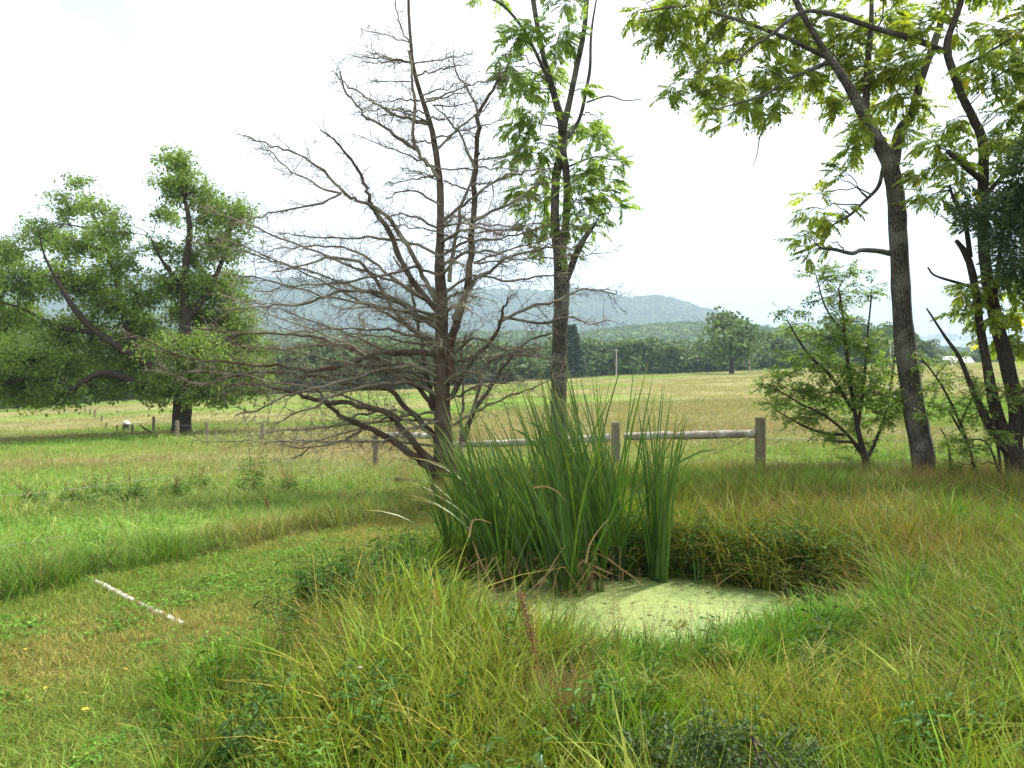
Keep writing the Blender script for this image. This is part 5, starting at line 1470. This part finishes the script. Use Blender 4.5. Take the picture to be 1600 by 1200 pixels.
# wildflowers
for px, Y, lab in [(563, 3.9, "pale violet wildflower, left of a pair in the foreground"), (591, 3.9, "pale violet wildflower, right of a pair in the foreground")]:
    b = on_ground(px, Y); top = P(px, 1044, Y) - b
    o = thing("wildflower", lab, "flower", b, "pale violet wildflowers")
    mb = MB(); tube(mb, [np.zeros(3), top * .6 + [.01, 0, 0], top], .0022, 3); link("stem", mb.mesh("stem", M_weed), o)
    mb = MB(); r = np.random.default_rng(px); m = 9; a = np.arange(m) * .7
    stamp(mb, np.array([(0, 0, 0), (.5, -.25, .1), (1, 0, 0), (.5, .25, .1)]), np.array([(0, 1, 2, 3)]), np.tile(top, (m, 1)), rotmats(np.stack([np.cos(a), np.sin(a), np.full(m, .4)], -1), r.random(m)), np.full(m, .016))
    link("petals", mb.mesh("petals", plain_mat("violet_petal", (.6, .5, .68), (.75, .68, .8))), o)
# white peeling pole half sunk in the lawn
def pole_mat():
    m, t, N, K = new_mat("flaking_white_paint")
    tcn = N("ShaderNodeTexCoord"); no = N("ShaderNodeTexNoise"); no.inputs["Scale"].default_value = 7; no.inputs["Detail"].default_value = 6; no.inputs["Roughness"].default_value = .7
    K(tcn.outputs["Object"], no.inputs[0])
    rp = N("ShaderNodeValToRGB"); e = rp.color_ramp.elements; e[0].position = .45; e[0].color = (.20, .12, .07, 1); e[1].position = .5; e[1].color = (.50, .48, .42, 1); K(no.outputs["Fac"], rp.inputs[0])
    pb = N("ShaderNodeBsdfPrincipled"); pb.inputs["Roughness"].default_value = .75; K(rp.outputs[0], pb.inputs["Base Color"])
    bp = N("ShaderNodeBump"); bp.inputs["Strength"].default_value = .6; bp.inputs["Distance"].default_value = .01; K(no.outputs["Fac"], bp.inputs["Height"]); K(bp.outputs[0], pb.inputs["Normal"])
    o = N("ShaderNodeOutputMaterial"); K(pb.outputs[0], o.inputs[0]); return m
def gpt(px, py):
    Y = 1.8 * F / (py - 600)
    for _ in range(8):
        z = gz((px - 800) / F * Y, Y); Y = (EYE - z) * F / (py - 600)
    return np.array([(px - 800) / F * Y, Y, z])
a_, b_ = gpt(150, 912), gpt(286, 978)
mb = MB(); t = np.linspace(0, 1, 16)[:, None]
pp = a_ * (1 - t) + b_ * t; pp[:, 2] = ground(pp[:, 0], pp[:, 1]) + .010
tube(mb, pp - a_, .027 * (.8 + .4 * R.random(16)), 8, cap=True, rough=.2)
tag(link("painted_pole", mb.mesh("painted_pole", pole_mat(), smooth=True), None, tuple(a_)), "white pole with flaking paint lying half sunk across the lawn", "pole")
# pale turquoise plastic netting glimpsed through the grass
tq = plain_mat("turquoise_plastic", (.18, .45, .40), (.42, .66, .60), 30, .4, .4)
cpts = [on_ground(790, 2.5), on_ground(815, 2.85), on_ground(838, 3.15), on_ground(835, 3.45)]
pth = smooth_path(np.array(cpts) + [0, 0, .15], 5)
mb = MB(); n = len(pth); nc = 9
s = np.linspace(-1, 1, nc)
V = np.array([[p_[0] + .055 * q * (1 - .3 * abs(i / n - .5)), p_[1], p_[2] + .03 * math.sin(q * 5 + i) + .015 * R.random() - .03 * q * q] for i, p_ in enumerate(pth) for q in s])
ii = (np.arange(n - 1)[:, None] * nc + np.arange(nc - 1)[None]).ravel()
mb.add(V - cpts[0], np.stack([ii, ii + 1, ii + nc + 1, ii + nc], -1))
keep_ = np.random.default_rng(4).random(len(ii)) < .62
mb.f[4][0] = mb.f[4][0][keep_]
o = link("plastic_sheet", mb.mesh("plastic_sheet", tq), None, tuple(cpts[0])); md = o.modifiers.new("thickness", 'SOLIDIFY'); md.thickness = .003
tag(o, "crumpled pale turquoise plastic strip hidden in the bottom grass", "plastic")
# fallen yellow leaves
ly = leaf_mat("yellow_leaf", (.62, .42, .05), .25, .6)
for px, py, lab in [(126, 1122, "yellow fallen leaf at the lower left of the lawn"), (40, 1026, "pale orange fallen leaf near the left frame edge"), (197, 1058, "small yellow leaf in the middle of the lawn"), (305, 884, "yellow leaf near the top of the lawn strip"), (74, 1084, "orange leaf lying left of the lower yellow one")]:
    g_ = gpt(px, py) + [0, 0, .045]; lv_, lf_ = leaflet(.55, .12, .15); mb = MB(); mb.add(lv_ * .045, lf_)
    o = link("fallen_leaf", mb.mesh("fallen_leaf", ly), None, tuple(g_)); o.rotation_euler = (.2, -.1, px); tag(o, lab, "leaf", "fallen leaves on the lawn")
# log end at the foot of the dead tree
a_ = gpt(618, 757) + [0, 0, .10]; mb = MB(); tube(mb, [np.zeros(3), (.25, -.1, -.03), (.6, -.25, -.05)], [.07, .08, .07], 9, cap=True, rough=.2)
tag(link("log", mb.mesh("log", M_bark2), None, tuple(a_)), "dark short log end in the weeds left of the dead tree", "log")

# ------------------------------------------------------------------ haze
mh, t, N, K = new_mat("haze")
pv_ = N("ShaderNodeVolumePrincipled"); pv_.inputs["Color"].default_value = (.60, .79, .98, 1); pv_.inputs["Density"].default_value = .00034
pv_.inputs["Anisotropy"].default_value = .2
o_ = N("ShaderNodeOutputMaterial"); K(pv_.outputs[0], o_.inputs["Volume"])
mb = MB(); box(mb, -5200, 5200, -120, 6600, -60, 640)
hz = link("haze", mb.mesh("haze", mh)); tag(hz, "thin summer haze", kind="stuff")
